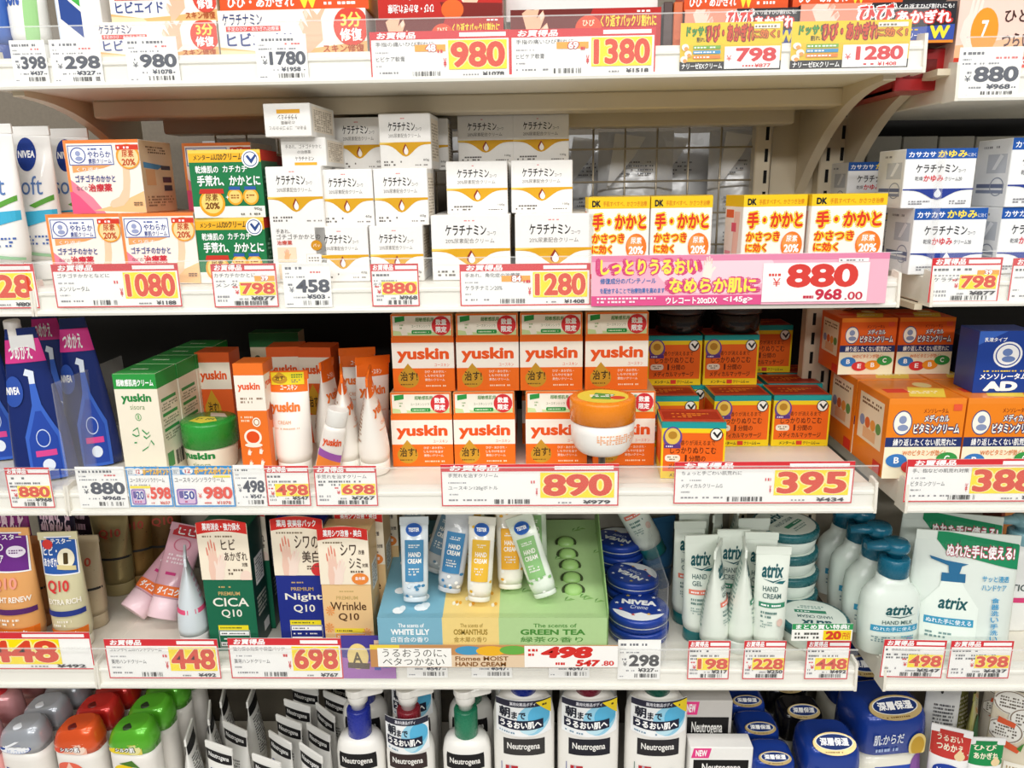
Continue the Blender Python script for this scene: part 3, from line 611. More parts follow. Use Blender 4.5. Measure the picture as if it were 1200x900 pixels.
def face_tall(p):
    q = Pr(lambda u, v, n: p.mp(u, .5+v*.5, n), 0); q.g = p.g; q.n = p.n; face_kera(q, ''); p.n = q.n+3e-5
    p.on('front_print').text('手あれ、', .1, .43, .36, .47, '#5d5956').text('ゴチゴチかかとの', .1, .38, .9, .425, '#5d5956').text('治療薬', .1, .33, .38, .37, '#cc4a3a', .02)
    p.rect(.1, .18, .44, .31, '#f1d9bd').rect(.1, .03, .44, .165, '#f1d9bd').hand(.27, .245, .1, .05, '#e8b58a').foot(.27, .1, .1, .05, '#e8b58a').ell(.82, .325, .1, .045, '#cf8f1e').text('パッ', .76, .31, .88, .34, '#ffffff')
    p.rect(.62, .05, .9, .25, '#f7f3ee').border(.62, .05, .9, .25, .01, .005, '#d8d2ca').micro(.66, .18, .86, .23, 2, '#8b8682', .05).poly([(.62, .12), (.76, .08), (.9, .12), (.9, .14), (.62, .14)], GOLDB)
cx, w, h = bx(309, 377, 195, .014, z2)
for i in range(2):
    o = carton('cream_carton', w-.002, .048, h, '#f5f3f0', None, face_tall, side_kera, side_kera); o.location = (cx+.003*i, .014+.05*i, z2)
    tag(o, ('tall white and gold carton with a red word, facing out', 'tall white and gold carton hidden behind the facing one')[i], 'carton')
def face_end(fl):
    def f(p):
        p.on('brand_print').text('ケラチナミン', .3, .2 if not fl else .52, .72, .34 if not fl else .66, '#4c4846', .02, flip=fl); p.rect(.28, .04 if not fl else .7, .78, .14 if not fl else .82, '#e2a52e')
        p.on('front_print').text('手あれ、ゴチゴチかかと', .1, .62 if not fl else .2, .9, .76 if not fl else .32, '#77726e', 0, flip=fl).text('の治療薬', .36, .44 if not fl else .37, .66, .56 if not fl else .48, '#77726e', 0, flip=fl)
    return f
zt = z2+h
cx, w, hh = bx(328, 381, 161, .02, zt); o = carton('cream_carton', w, .08, max(hh, .02), '#f0eeea', None, face_end(False), side_kera, side_kera); o.location = (cx, .02, zt); tag(o, 'white carton lying on its side on the tall gold carton', 'carton'); zt += max(hh, .02)
cx, w, hh = bx(307, 363, 121, .006, zt); o = carton('cream_carton', w, .08, hh, '#f0eeea', None, face_end(True), side_kera, side_kera); o.location = (cx, .006, zt); o.rotation_euler = (0, 0, R(-3)); tag(o, 'white carton lying upside down, highest on the tall gold stack', 'carton')
# pink and orange cartons
def face_soften(p):
    p.rect(0, 0, 1, 1, '#fdf1e6').poly([(0, 0), (.45, 0), (.3, .22), (.0, .5)], '#f08aa0').poly([(0, 0), (.32, 0), (.12, .24), (0, .34)], '#ee5c86').poly([(.3, .04), (1, .0), (1, .3), (.6, .12)], '#f8c890').rect(0, .955, 1, 1, '#ee8440').rect(.0, .3, .035, 1, '#f09050').poly([(.08, .56), (.5, .62), (.62, .66), (.08, .66)], '#f5a86a').foot(.68, .36, .22, .3, '#f6cfae')
    p.on('brand_print').rect(.05, .66, .65, .93, '#ffffff').border(.05, .66, .65, .93, .012, .014, '#5a6dac').ring(.18, .795, .105, .11, .14, '#4a5ca4').ell(.18, .82, .035, .035, '#9aa4cc').ell(.19, .75, .05, .03, '#9aa4cc').micro(.32, .86, .6, .9, 1, '#5a6dac', .04)
    p.text('やわらか', .31, .76, .62, .85, '#3f4f98', .02).text('素肌クリーム', .31, .68, .62, .75, '#3f4f98', .015)
    p.on('front_print').text('ゴチゴチのかかと', .1, .43, .64, .53, '#3d4c90', .02).text('治療薬', .26, .3, .58, .41, '#d03a48', .03).text('などの', .1, .32, .25, .38, '#7a5a6a').text('くり返す', .14, .58, .44, .63, '#ffffff')
    p.on('badge_print').ell(.85, .77, .16, .17, '#f2a23a').ell(.85, .76, .135, .14, '#fbd9a0').poly([(.7, .86), (1, .86), (1, .93), (.7, .93)], '#d8402e').micro(.72, .87, .98, .92, 1, '#ffffff', .04).text('尿素', .77, .76, .93, .86, '#c04a28', .02).text('20%', .76, .65, .94, .74, '#c04a28', .02).on('front_print').micro(.85, .1, .97, .16, 2, '#8a6a52', .04)
def side_soften(p):
    p.micro(.2, .82, .8, .93, 3, '#6a4a32', .06).poly([(.08, .62), (.5, .6), (.7, .66), (.08, .7)], '#4a88b4').rect(.6, .6, .9, .66, '#45404a').rect(.62, .42, .9, .5, '#5a3340').rect(.64, .3, .9, .38, '#45404a').rect(.12, .38, .4, .6, '#d8a070').micro(.1, .08, .9, .24, 4, '#8a6a52', .05)
K = lambda: carton('heel_cream_carton', .079, .074, .0745, '#f3e4d2', {'top': '#ee8440', 'right': '#dcbb92'}, face_soften, side_soften)
for px, Y, r, l in ((102, .014, 0, 'pink and orange heel cream carton, lower front, nearer the white tubes'), (188, .014, 0, 'pink and orange heel cream carton, lower front, nearer the green cartons'), (123, .018, 1, 'pink and orange heel cream carton standing on the lower front pair')):
    put('soften', K, X(px, z2+.037+.075*r, Y), Y, z2+.0748*r, 0, l)
for px, Y, r in ((113, .09, 0), (196, .09, 0), (279, .09, 0), (150, .166, 0), (128, .095, 1), (257, .1, 1)):
    put('soften', K, X(px, z2+.037+.075*r, Y), Y, z2+.0748*r, 0, 'pink and orange heel cream carton in a rear row', group='rear heel cream cartons')
def face_menth(p):
    p.rect(0, 0, 1, 1, '#1e7a48').rect(0, .82, 1, 1, '#f3b52c').rect(0, .95, 1, 1, '#f6cf5a').rect(0, 0, 1, .17, '#f6f4ec')
    p.on('brand_print').text('メンターム', .07, .85, .36, .93, '#3a3324', .02).text('U20クリーム', .36, .85, .75, .95, '#3a3324', .02)
    p.on('front_print').text('乾燥肌の', .08, .66, .4, .77, '#ffffff', .02).text('カチカチ', .46, .67, .8, .77, '#ffffff', .02).text('手荒れ、かかとに', .09, .47, .97, .63, '#ffffff', .03)
    p.on('badge_print').ell(.27, .22, .18, .2, '#f1a51f').ell(.27, .23, .15, .165, '#f9d77a').text('尿素', .18, .25, .36, .36, '#7a4a1a', .02).text('20%', .17, .13, .37, .23, '#7a4a1a', .03).poly([(.1, .36), (.45, .36), (.44, .43), (.12, .43)], '#c9362a')
    for c in (.6, .82): p.ell(c, .31, .11, .125, '#f1a92a').ell(c, .31, .085, .095, '#f9d27a').rect(c-.08, .41, c+.08, .46, '#2d5ca8').micro(c-.06, .28, c+.06, .35, 2, '#9a5a1a', .04)
    p.text('+', .47, .28, .51, .33, '#ffffff').text('90g', .85, .1, .96, .15, '#4d4d4a').micro(.66, .03, .96, .08, 1, '#77746a', .03)
    p.on('logo_print').ell(.86, .86, .12, .13, '#ffffff').ring(.86, .86, .1, .11, .12, '#2d4a8a').poly([(.8, .9), (.83, .92), (.87, .86), (.93, .93), (.95, .91), (.87, .79)], '#2d4a8a')
K = lambda: carton('heel_cream_carton', .0745, .06, .0685, '#1e7a48', {'top': '#e8b23a', 'right': '#2c6a46'}, face_menth, lambda p: p.rect(.0, .84, 1, 1, '#c9362a').micro(.1, .3, .9, .7, 6, '#9ac4a8', .07))
for px, r, Y, l in ((272, 0, .014, 'green and yellow heel cream carton, lower of the front pair'), (266, 1, .014, 'green and yellow heel cream carton, upper of the front pair')):
    put('menth', K, X(px, z2+.034+.0687*r, Y), Y, z2+.0687*r, 2 if r else -2, l)
for k in range(2): put('menth', K, X(291, z2+.1, .175), .172, z2+.0687*k, 0, ('green heel cream carton hidden low behind the front pair', 'green heel cream carton peeping out high behind the front pair')[k])
# yellow topped cartons behind the pink banner
def face_dk(p):
    p.rect(0, .86, 1, 1, '#f2c81e').rect(0, .0, 1, .06, '#d9322e')
    p.on('brand_print').text('DK', .06, .88, .2, .96, '#222222', .05).text('手肌すべすべ、かさつき治療', .24, .885, .95, .95, '#d87818', .01)
    p.on('front_print').text('手・かかと', .07, .6, .95, .8, '#dd3a22', .045, out='#f6d52c', ob=.1).text('かさつき', .06, .44, .6, .56, '#dd3a22', .035, out='#f6d52c', ob=.1).text('に効く', .06, .31, .4, .42, '#dd3a22', .035, out='#f6d52c', ob=.1)
    p.on('badge_print').ell(.79, .39, .17, .165, '#ef7d28').ell(.76, .42, .12, .11, '#f59a4e').text('尿素', .7, .43, .88, .51, '#ffffff', .02).text('20%', .67, .3, .91, .4, '#ffffff', .03).micro(.08, .1, .5, .22, 2, '#8a7a6a', .04)
def side_dk(p): p.rect(0, .86, 1, 1, '#f2c81e').rect(.08, .72, .5, .82, '#e86a3a').poly([(.45, .2), (.75, .2), (.85, .8), (.55, .8)], '#f3c8b8').rect(.4, .55, .66, .66, '#e8607a').rect(.08, .1, .4, .3, '#f0a0b0').rect(.6, .1, .92, .28, '#f0a0b0')
def dk(w): return lambda: carton('heel_cream_carton', w, .05, .084, '#f8f6ef', {'top': '#e8c43a'}, face_dk, side_dk, side_dk)
for px, w, Y, rz, l in ((725, .0635, .014, 0, 'yellow topped heel cream carton beside the large gold cartons'), (798, .0635, .014, 0, 'yellow topped heel cream carton, second from the large gold cartons'), (907, .068, .014, 7, 'yellow topped carton turned to show its printed side'), (993, .077, .012, 1, 'yellow topped carton at the shelf corner, above the 880 banner price')):
    put(f'dk{w}', dk(w), X(px, z2+.05, Y), Y, z2, rz, l)
for px in (728, 800): put('dk0.0635', dk(.0635), X(px, z2+.05, .08), .08, z2, 0, 'yellow topped heel cream carton in the row behind', group='rear yellow topped cartons')
# blue banded cartons of the next bay
def face_itch(p):
    p.rect(0, .83, 1, 1, '#1f56a8').on('brand_print').text('カサカサ', .04, .86, .42, .95, '#ffffff', .02).text('かゆみ', .45, .85, .86, .97, '#ffe24a', .03).text('に効く', .87, .86, .98, .92, '#ffffff')
    p.text('ケラチナミン', .16, .6, .75, .74, '#3a3a3e', .02).text('コーワ', .76, .6, .86, .65, '#3a3a3e').text('乾燥', .16, .47, .27, .54, '#55555a').text('かゆみ', .28, .45, .56, .56, '#d8404a', .025).text('クリーム20', .58, .46, .82, .53, '#55555a')
    n = 12; p.on('band_print').poly([(0, .33), (1, .33)]+[(1-i/n, .31-.17*math.exp(-((i/n-.5)/.2)**2)) for i in range(n+1)], '#2a3f94').drop(.5, .24, .05, .06, '#eef2fa').micro(.1, .06, .4, .14, 2, '#8a8a90', .04).micro(.68, .06, .94, .14, 2, '#8a8a90', .04)
def side_itch(p): p.rect(.35, .5, .9, .78, '#c8ccd4').micro(.2, .86, .8, .92, 1, '#8a8a90', .05).poly([(.5, .55), (.6, .55), (.8, .75), (.7, .78)], '#f0f2f6').rect(.1, .28, .9, .34, '#6a7492').rect(.1, .2, .9, .25, '#8a92a8').ring(.7, .3, .2, .14, .12, '#9aa0b0')
def itch(w, h): return lambda: carton('itch_cream_carton', w, .062, h, '#f3f4f5', None, face_itch, side_itch, side_itch)
zz = {}
for px, w, h, r, Y, l in ((1110, .0745, .068, 0, .016, 'blue banded carton, lower, next to the clear divider'), (1100, .0715, .059, 1, .018, 'blue banded carton, upper, next to the clear divider'), (1212, .0745, .068, 0, .016, 'blue banded carton, lower, cut by the frame'), (1225, .0745, .068, 1, .014, 'blue banded carton, upper, cut by the frame')):
    put(f'itch{w}{h}', itch(w, h), X(px, z2+.03+.065*r, Y), Y, z2+.0682*r, 0, l)
for px, Y, r in ((1110, .09, 0), (1103, .09, 1), (1025, .16, 0), (1028, .16, 1), (1200, .09, 0)):
    put('itch0.07150.059', itch(.0715, .059), X(px, z2+.03+.065*r, Y), Y, z2+.0595*r, 0, 'blue banded carton in the shade of the row behind', group='rear blue banded cartons')
m = MB(); m.box(RX+.004, RX+.0055, .002, .14, z2, z2+.125, clear('clear_pane', .12)); tag(m.build('clear_divider'), 'clear upright divider beside the blue banded cartons', 'divider')
# pink banner hung over the shelf lip
o, p = tag_base(693, 298, 1040, 357, -.0185, 'price_banner', PAPER('#f3b8cc')); 
p.rect(0, 0, 1, 1, '#f2b4c8').rect(0, .0, .58, .2, '#e0568e').ell(.42, .72, .2, .5, '#f7d3de').rect(.0, .88, 1, 1, '#e58aac')
p.on('hand_print').hand(.395, .72, .035, .25, '#fbeae0', '#f4c8bc')
p.on('text_print').text('しっとりうるおい', .03, .62, .36, .93, '#ffe95a', .04, out='#d8487e', ob=.09).text('なめらか肌に', .265, .24, .56, .54, '#ffe95a', .04, out='#d8487e', ob=.09)
p.text('修復成分のパンテノール', .03, .44, .22, .56, '#3f78b8', .02).text('を配合することで治療効果を高めます', .03, .25, .25, .36, '#3f78b8', .02).micro(.02, .05, .22, .19, 2, '#f8e6ee', .012).text('ウレコート20αDX', .255, .03, .43, .17, '#ffffff', .03).text('<145g>', .45, .03, .55, .17, '#ffffff', .02)
p.on('price_print').rect(.58, .05, .935, .82, '#fdf6f4').text('880', .66, .33, .9, .8, '#d8413a', .035).text('¥', .615, .36, .64, .52, '#d8413a').micro(.6, .55, .64, .64, 1, '#d8413a', .01).text('968', .76, .08, .85, .3, '#c8324a', .03).text('.00', .86, .08, .92, .24, '#c8324a', .01).micro(.72, .1, .755, .2, 1, '#c8324a', .01).rect(.83, .83, .93, .9, '#f8f4f4').micro(.835, .84, .925, .89, 1, '#8a7a80', .01)
p.flush(o); tag(o, 'long pink banner with yellow writing and the 880 price', 'price banner')
# ---- third shelf
z3 = ZB[3]
ORG = '#f0701c'
def face_yus(p):
    p.rect(0, 0, 1, 1, ORG).rect(0, .43, 1, .9, '#f8f1e6')
    p.on('brand_print').text('yuskin', .08, .53, .92, .81, '#e8571c', .035).text('ユースキン', .68, .46, .92, .52, '#e8571c')
    p.on('badge_print').drop(.25, .23, .17, .17, '#c9972c').text('治す!', .12, .19, .4, .37, '#3a2a18', .02).micro(.12, .11, .38, .15, 1, '#6a4a1a', .03)
    p.on('front_print').text('ひび・あかぎれ・', .52, .34, .86, .39, '#fff2e2', .01).text('しもやけを治す', .52, .265, .84, .315, '#fff2e2', .01).text('黄色いクリーム', .52, .19, .84, .24, '#fff2e2', .01).micro(.5, .08, .9, .13, 1, '#ffe2c0', .03)
def face_topper(p):
    p.rect(0, 0, 1, 1, ORG).rect(.02, .07, .98, .93, '#f7f4e6').poly([(.02, .07), (.98, .07), (.98, .3), (.4, .16), (.02, .3)], '#cfe3a6')
    p.poly([(.06, .64), (.22, .72), (.22, .93), (.06, .88)], '#2f9a48').poly([(.09, .66), (.2, .7), (.27, .1), (.17, .08)], '#f4f0e2').micro(.14, .35, .2, .6, 2, '#7aa860', .02)
    p.on('text_print').text('超敏感肌用', .4, .68, .7, .86, '#4a8a3a', .02).text('ユースキンシソラ', .33, .42, .64, .54, '#7a8a66').rrect(.33, .14, .66, .31, .02, .06, '#2f9a48').micro(.36, .18, .63, .27, 1, '#e8f4da', .02)
    p.on('badge_print').ell(.82, .5, .155, .42, '#d9343a').text('数量', .73, .52, .91, .78, '#ffffff', .04).text('限定', .73, .2, .91, .47, '#ffffff', .04)
def yus():
    w, h, d, t = .0725, .0645, .07, .0268
    o = carton('skin_cream_carton', w, d, h, ORG, None, face_yus, lambda p: p.rect(0, .43, 1, .9, '#f3ead9').micro(.15, .1, .85, .36, 4, '#ffdcb8', .08))
    b = MB(); b.box(-w/2+.0004, w/2-.0004, .0003, d-.001, h, h+t, BOARD('#f3c890'), .0006); k = b.build('gift_topper', o)
    p = Pr(lambda u, v, n: (-w/2+.001+u*(w-.002), .0003-n, h+v*t), 0, 'front_print'); face_topper(p); p.flush(k); return o
gy = 'orange and white cartons with gift toppers'
names = ('beside the tilted white tubes', 'second from the tilted tubes', 'third from the tilted tubes', 'beside the orange and yellow boxes')
for i, px in enumerate((495, 568, 652, 731)): put('yus', yus, X(px, z3+.03, .06), .06, z3, (0, .5, -.5, 0)[i], f'orange and white carton with gift topper, lower row, {names[i]}', group=gy)
for i, px in enumerate((496, 571.5, 646, 722.5)): put('yus', yus, X(px, z3+.125, .066), .066, z3+.0918, (-.5, .3, 0, .6)[i], f'orange and white carton with gift topper, upper row, {names[i]}', group=gy)
for px in (500, 572, 645, 716):
    for r in range(2): put('yus', yus, X(px, z3+.03+.09*r, .14), .142, z3+.0918*r, 0, 'orange and white carton with gift topper in the row behind', group='rear orange and white cartons')
def jar(name, r, h, lidh, body, lid, rim=None, taper=.86, seg=44, lidtop=None, draw=None):
    o = empty(name); bh = h-lidh; b = MB()
    prof = [(r*taper*.55, 0), (r*taper*.62, .0006)]+[(r*taper*.62+(r-r*taper*.62)*math.sin(t*math.pi/2/8)**.8, .0006+bh*.7*(1-math.cos(t*math.pi/2/8))) for t in range(1, 9)]+[(r*1.0, bh)] if taper < .8 else [(r*taper*.93, 0), (r*taper, .003), (r*(taper+1)/2, bh*.5), (r*.985, bh*.9), (r*.97, bh)]
    b.lathe(prof, PLAST(body, .3), seg); b.build('jar_body', o)
    l = MB(); l.lathe([(r*.98, bh+.0004), (r*1.03, bh+.001), (r*1.035, h-.003), (r*1.02, h-.0012), (r*.985, h-.0001), (0.001, h)], PLAST(lid, .28), seg, cap1=True); lo = l.build('lid', o)
    if lidtop: p = Pr(lambda u, v, n: ((2*u-1)*r, (2*v-1)*r, h+n+.0001), 0, 'lid_print'); lidtop(p); p.flush(lo)
    if draw:
        def mp(u, v, n):
            z = bh*v; q = prof
            for k in range(len(q)-1):
                if z <= q[k+1][1] or k == len(q)-2: f = (z-q[k][1])/max(1e-6, q[k+1][1]-q[k][1]); rr = q[k][0]+(q[k+1][0]-q[k][0])*f; break
            a = (u-.5)*math.pi; return ((rr+n+.0003)*math.sin(a), -(rr+n+.0003)*math.cos(a), z)
        p = Pr(mp, 10, 'label_print'); draw(p); p.flush(o)
    return o
# tester jar held up at the shelf lip on a small stand
def d_tj(p): p.on('label_print').micro(.42, .5, .9, .78, 5, '#f0a468', .03)
def t_tj(p): p.ell(.5, .5, .4, .4, '#e8d24a').poly([(.3, .35), (.6, .3), (.7, .6), (.4, .7)], '#5a9a48').micro(.3, .45, .7, .6, 2, '#ffffff', .08).ell(.72, .4, .12, .1, '#d8482c')
jr = jar('cream_jar', .0355, .0655, .0262, '#f7f5f0', '#f08a1e', taper=.75, lidtop=t_tj, draw=d_tj)
zj = P(706, 537, .0)[1]; jr.location = (X(706, zj+.03, .02), .021, zj); tag(jr, 'orange lidded white cream jar raised before the orange cartons', 'jar')
m = MB(); m.lathe([(.013, z3-zj), (.013, z3-zj+.002), (.004, z3-zj+.004), (.004, -.002), (.015, -.0012), (.015, -.0002)], PLAST('#5a5650'), 20); m.build('jar_stand', jr)
# orange and yellow boxes
def face_med(p):
    p.rect(0, 0, 1, 1, '#f2d21c').rect(0, .9, 1, 1, '#1f9a9a').rect(.03, .13, .97, .8, '#ee6a1c').rect(.2, .55, .97, .82, '#ee6a1c')
    p.on('front_print').text('香りが消えるまで', .3, .6, .84, .69, '#5a2410', .01).text('しっかりぬりこむ', .14, .45, .86, .57, '#5a2410', .015).text('1', .375, .31, .405, .43, '#5a2410', .0).text('分間の', .44, .31, .7, .42, '#5a2410', .01).text('メディカルマッサージ', .12, .17, .86, .28, '#5a2410', .015)
    p.rrect(.06, .31, .3, .43, .05, .05, '#f3ead6').micro(.1, .33, .26, .41, 2, '#7a6a5a', .03).text('メンターム', .14, .035, .42, .1, '#2a2a20', .02).rect(.44, .03, .54, .11, '#d9402c').text('クリームG', .56, .035, .78, .1, '#2a2a20', .01).micro(.8, .04, .94, .08, 1, '#5a5a30', .03)
    p.on('badge_print').ell(.17, .74, .15, .19, '#6a4a94').ell(.17, .76, .12, .145, '#e8c65a').ell(.17, .78, .07, .07, '#b8862a').rect(.04, .55, .3, .62, '#5a3a84').micro(.07, .56, .27, .61, 1, '#f0e8f6', .03)
    p.on('logo_print').ell(.85, .8, .1, .115, '#f8f6ee').ring(.85, .8, .1, .115, .14, '#2a2a2a').poly([(.79, .83), (.82, .85), (.86, .79), (.91, .86), (.93, .84), (.87, .73)], '#2a2a2a')
def med(h): return lambda: carton('massage_cream_box', .0705, .055, h, '#f2d21c', {'top': '#c8452a', 'back': '#1f9a9a'}, face_med, lambda p: p.rect(0, .9, 1, 1, '#1f9a9a').rect(.08, .2, .92, .8, '#ee6a1c').micro(.15, .3, .85, .7, 5, '#7a2a10', .08), lambda p: p.rect(0, .9, 1, 1, '#1f9a9a').rect(.08, .2, .92, .8, '#ee6a1c'), lambda p: p.rect(0, 0, 1, .07, '#1f9a9a').rect(.05, .25, .95, .8, '#a8321c').micro(.2, .35, .8, .7, 3, '#e8842c', .08))
ym = G(870, 523, z3)[1]; hm = P(870, 464, ym)[1]-z3
MED = med(hm); gm = 'orange and yellow massage cream boxes'
put('med', MED, X(812, z3+.03, .016), .016, z3, -3, 'orange and yellow box standing forward of its row, beside the gift topper cartons', 'box', gm)
put('med', MED, X(869, z3+.03, ym), ym, z3, 1, 'orange and yellow box, lower row, half behind the forward one', 'box', gm)
put('med', MED, X(938.5, z3+.03, ym), ym, z3, -1, 'orange and yellow box, lower row, next to the slotted post', 'box', gm)
yu = ym+.055
put('med', MED, X(790, z3+.09, yu), yu, z3+hm+.0003, 0, 'orange and yellow box, upper row, partly hidden by the gift topper cartons', 'box', gm)
put('med', MED, X(856, z3+.09, yu), yu, z3+hm+.0003, 0, 'orange and yellow box, upper row, wholly in view under the dark tub', 'box', gm)
put('med', MED, X(897, z3+.09, yu+.068), yu+.068, z3+hm+.0003, 0, 'orange and yellow box, upper row, set back behind the one in full view', 'box', gm)
for px, Y in ((785, ym+.0), (797, ym+.058), (862, ym+.058), (930, ym+.058), (797, ym+.116), (862, ym+.116), (927, ym+.116)):
    put('med', MED, X(px, z3+.03, Y), Y, z3, 0, 'orange and yellow box in a rear row with its red top showing', 'box', 'rear orange and yellow boxes')
def tub(): 
    o = empty('dark_tub'); b = MB(); b.lathe([(.028, 0), (.031, .002), (.033, .026)], mat('#1c1b1d', .25, 0, 'dark_plastic', 0, .4), 36); b.build('tub_body', o); l = MB(); l.lathe([(.034, .0262), (.0345, .027), (.0345, .034), (.032, .036), (.001, .036)], mat('#3a3638', .2, 0, 'dark_lid', 0, .4), 36); l.build('lid', o); return o
zt = z3+2*hm+.0008
for px, l in ((796, 'dark round tub on the orange boxes beside the gift topper cartons'), (862, 'dark round tub on the orange box in full view')): put('tub', tub, X(px, zt+.015, yu+.034), yu+.034, zt, 0, l, 'tub', 'dark tubs on the orange boxes')
# vitamin cream cartons
def face_vit(p, c='#ef7d1e'):
    p.rect(0, 0, 1, 1, c).rect(0, .0, 1, .4, '#fbf3d6').rect(0, .4, 1, .52, '#25356e').rect(0, .93, 1, 1, '#f08a2a')
    p.on('logo_print').ell(.2, .7, .125, .155, '#fdf6ea').ring(.2, .7, .125, .155, .1, '#3a4a80').ell(.2, .74, .05, .05, '#8a98bc').ell(.21, .64, .07, .04, '#8a98bc')
    p.on('brand_print').text('メンソレータム', .46, .82, .78, .88, '#8a2a12', .015).text('メディカル', .48, .71, .8, .8, '#fffaf0', .03, out='#25356e', ob=.1).text('ビタミンクリーム', .35, .57, .95, .69, '#fffaf0', .035, out='#25356e', ob=.1).rect(.84, .85, .95, .93, '#e85a3a')
    p.on('front_print').text('繰り返したくない肌荒れに', .1, .415, .93, .505, '#ffffff', .02).text('Wのビタミンが効く!', .24, .29, .8, .365, '#e07a2a', .015)
    for cx, cc, t, y in ((.17, '#3a7cc4', 'B', .23), (.38, '#d83a3a', 'E', .15), (.62, '#f0982a', 'B', .17), (.83, '#3a9a4a', 'C', .25)): p.ell(cx, y, .14, .085, cc).text(t, cx-.035, y-.035, cx+.035, y+.045, '#ffffff', .02)
def side_vit(p): p.rect(.12, .3, .88, .9, '#f6e8cc').micro(.2, .76, .8, .86, 2, '#7a5a3a', .06); [p.ell(.25+.17*i, .55, .08, .07, c) for i, c in enumerate(('#8a9ac0', '#e0703a', '#f0a04a', '#6aa05a'))]; p.rect(.3, .34, .7, .48, '#f0c090').rect(.7, .02, .95, .16, '#d8382a')
def top_vit(p): p.poly([(.3, .1), (.75, .05), (.95, .5), (.5, .6)], '#f3d24a').rect(.1, .3, .4, .5, '#d8402c').micro(.4, .25, .8, .4, 2, '#fff6d8', .05).ell(.75, .7, .12, .14, '#f6e2a0')
def vit(w, h, d, c): return lambda: carton('vitamin_cream_carton', w, d, h, c, None, lambda p: face_vit(p, c), side_vit, side_vit, top_vit)
yl = .014; cx, wl, _ = bx(1043, 1133.5, 467, yl, z3); hl = P(1090, 467, yl)[1]-z3
VL = vit(wl, hl, wl, '#ef851c'); gv = 'large orange vitamin cream cartons'
for i, l in enumerate(('large orange vitamin cream carton nearest the slotted post', 'large orange vitamin cream carton cut by the frame')):
    put('vitL', VL, cx+(wl+.002)*i, yl, z3, 0, l, group=gv)
    put('vitL', VL, cx+(wl+.002)*i, yl+wl+.002, z3, 0, 'large orange vitamin cream carton in the row behind', group='rear vitamin cream cartons')
yv = .125; cx, ws, _ = bx(983, 1048, 373, yv, z3); hs = P(1015, 373, yv)[1]-z3-hl; VS = vit(ws, hs, ws, '#e8641e')
put('vitS', VS, X(1016, z3+hl+.03, yv), yv, z3+hl+.0003, 0, 'smaller orange vitamin cream carton on the large ones, nearest the post')
put('vitS', VS, X(1083.5, z3+hl+.03, yv), yv, z3+hl+.0003, 0, 'smaller orange vitamin cream carton on the large ones, beside the blue boxes')
def face_ad(p):
    p.rect(0, 0, 1, 1, '#1c3f94').poly([(0, .78), (0, 1), (.5, 1)], '#3a66c0'); p.on('logo_print').ell(.55, .62, .26, .21, '#f4f4f4').ring(.55, .62, .22, .18, .1, '#1c3f94').ell(.54, .66, .09, .06, '#6a84bc').ell(.57, .55, .12, .05, '#6a84bc')
    p.on('corner_print').text('乳液タイプ', .1, .83, .5, .9, '#ffffff', .02).on('brand_print').micro(.1, .34, .95, .38, 1, '#f0d040', .05).text('メンソレータム', .1, .22, .95, .32, '#ffffff', .03).text('AD', .18, .03, .8, .19, '#ffffff', .06)
ya = .035; cx, w, h = bx(1149, 1215, 388, ya, z3+hl+.0003); o = carton('lotion_box', w, .04, h, '#1c3f94', None, face_ad); o.location = (cx, ya, z3+hl+.0003); tag(o, 'blue lotion box with a round white emblem at the frame edge', 'box')
def face_ads(p): p.on('brand_print').text('AD', .15, .7, .9, .86, '#ffffff', .04).text('メンソレータム', .08, .88, .92, .95, '#ffffff', .02); p.on('front_print').rect(.15, .1, .85, .6, '#b8b0a4').micro(.2, .2, .8, .5, 4, '#5a5650', .08)
for px, l in ((1128, 'narrow navy box beside the small orange vitamin cartons'), (1141, 'narrow navy box beside the blue emblem box')):
    cx, w, h = bx(px-7, px+7, 394, .12, z3+hl+.0003)
    put('ads', lambda: carton('lotion_box', .0165, .04, h, '#1b2440', None, face_ads), X(px, z3+hl+.03, .13)+.002, .13, z3+hl+.0003, 0, l, 'box')
# left end of the third shelf: cartons, jar and tubes
def face_siso(p):
    p.rect(0, 0, 1, 1, '#f5ecd8').rect(0, .86, 1, 1, '#2f9a44').on('brand_print').text('超敏感肌用クリーム', .07, .885, .93, .95, '#ffffff', .03).text('yuskin', .14, .72, .84, .82, '#2a8a44', .035).text('sisora', .32, .67, .66, .715, '#8aa070').ring(.48, .6, .07, .035, .2, '#5aa060').rect(.46, .58, .5, .62, '#8aba80')
    p.on('front_print')
    for pts in (((.3, .47), (.42, .5), (.44, .44)), ((.28, .44), (.36, .42), (.44, .43)), ((.52, .48), (.62, .44), (.68, .46)), ((.54, .42), (.6, .4), (.7, .43)), ((.46, .28), (.62, .32), (.7, .38)), ((.7, .38), (.76, .34), (.8, .38)), ((.42, .43), (.36, .36), (.3, .36))):
        for a, b in zip(pts, pts[1:]): p.poly([(a[0], a[1]-.007), (b[0], b[1]-.007), (b[0]+.012, b[1]+.006), (a[0]+.012, a[1]+.006)], '#3a9a58')
    p.text('ユースキンシソラ', .2, .1, .76, .14, '#8aa070')
def side_siso(p): p.rect(0, .86, 1, 1, '#2f9a44'); [p.rect(.12, y, .85, y+.03, '#3f9a54').micro(.12, y-.09, .88, y-.015, 3, '#8a8a70', .07) for y in (.72, .58, .44)]; p.rect(.1, .1, .4, .24, '#5aa060').barcode(.5, .08, .9, .22)
cx, ws_, h = bx(135, 186, 438, .02, z3)
K = lambda: carton('sensitive_cream_carton', ws_, .048, h, '#f5ecd8', {'top': '#2f9a44'}, face_siso, side_siso, None, lambda p: p.micro(.2, .4, .8, .6, 1, '#d8f0d0', .06))
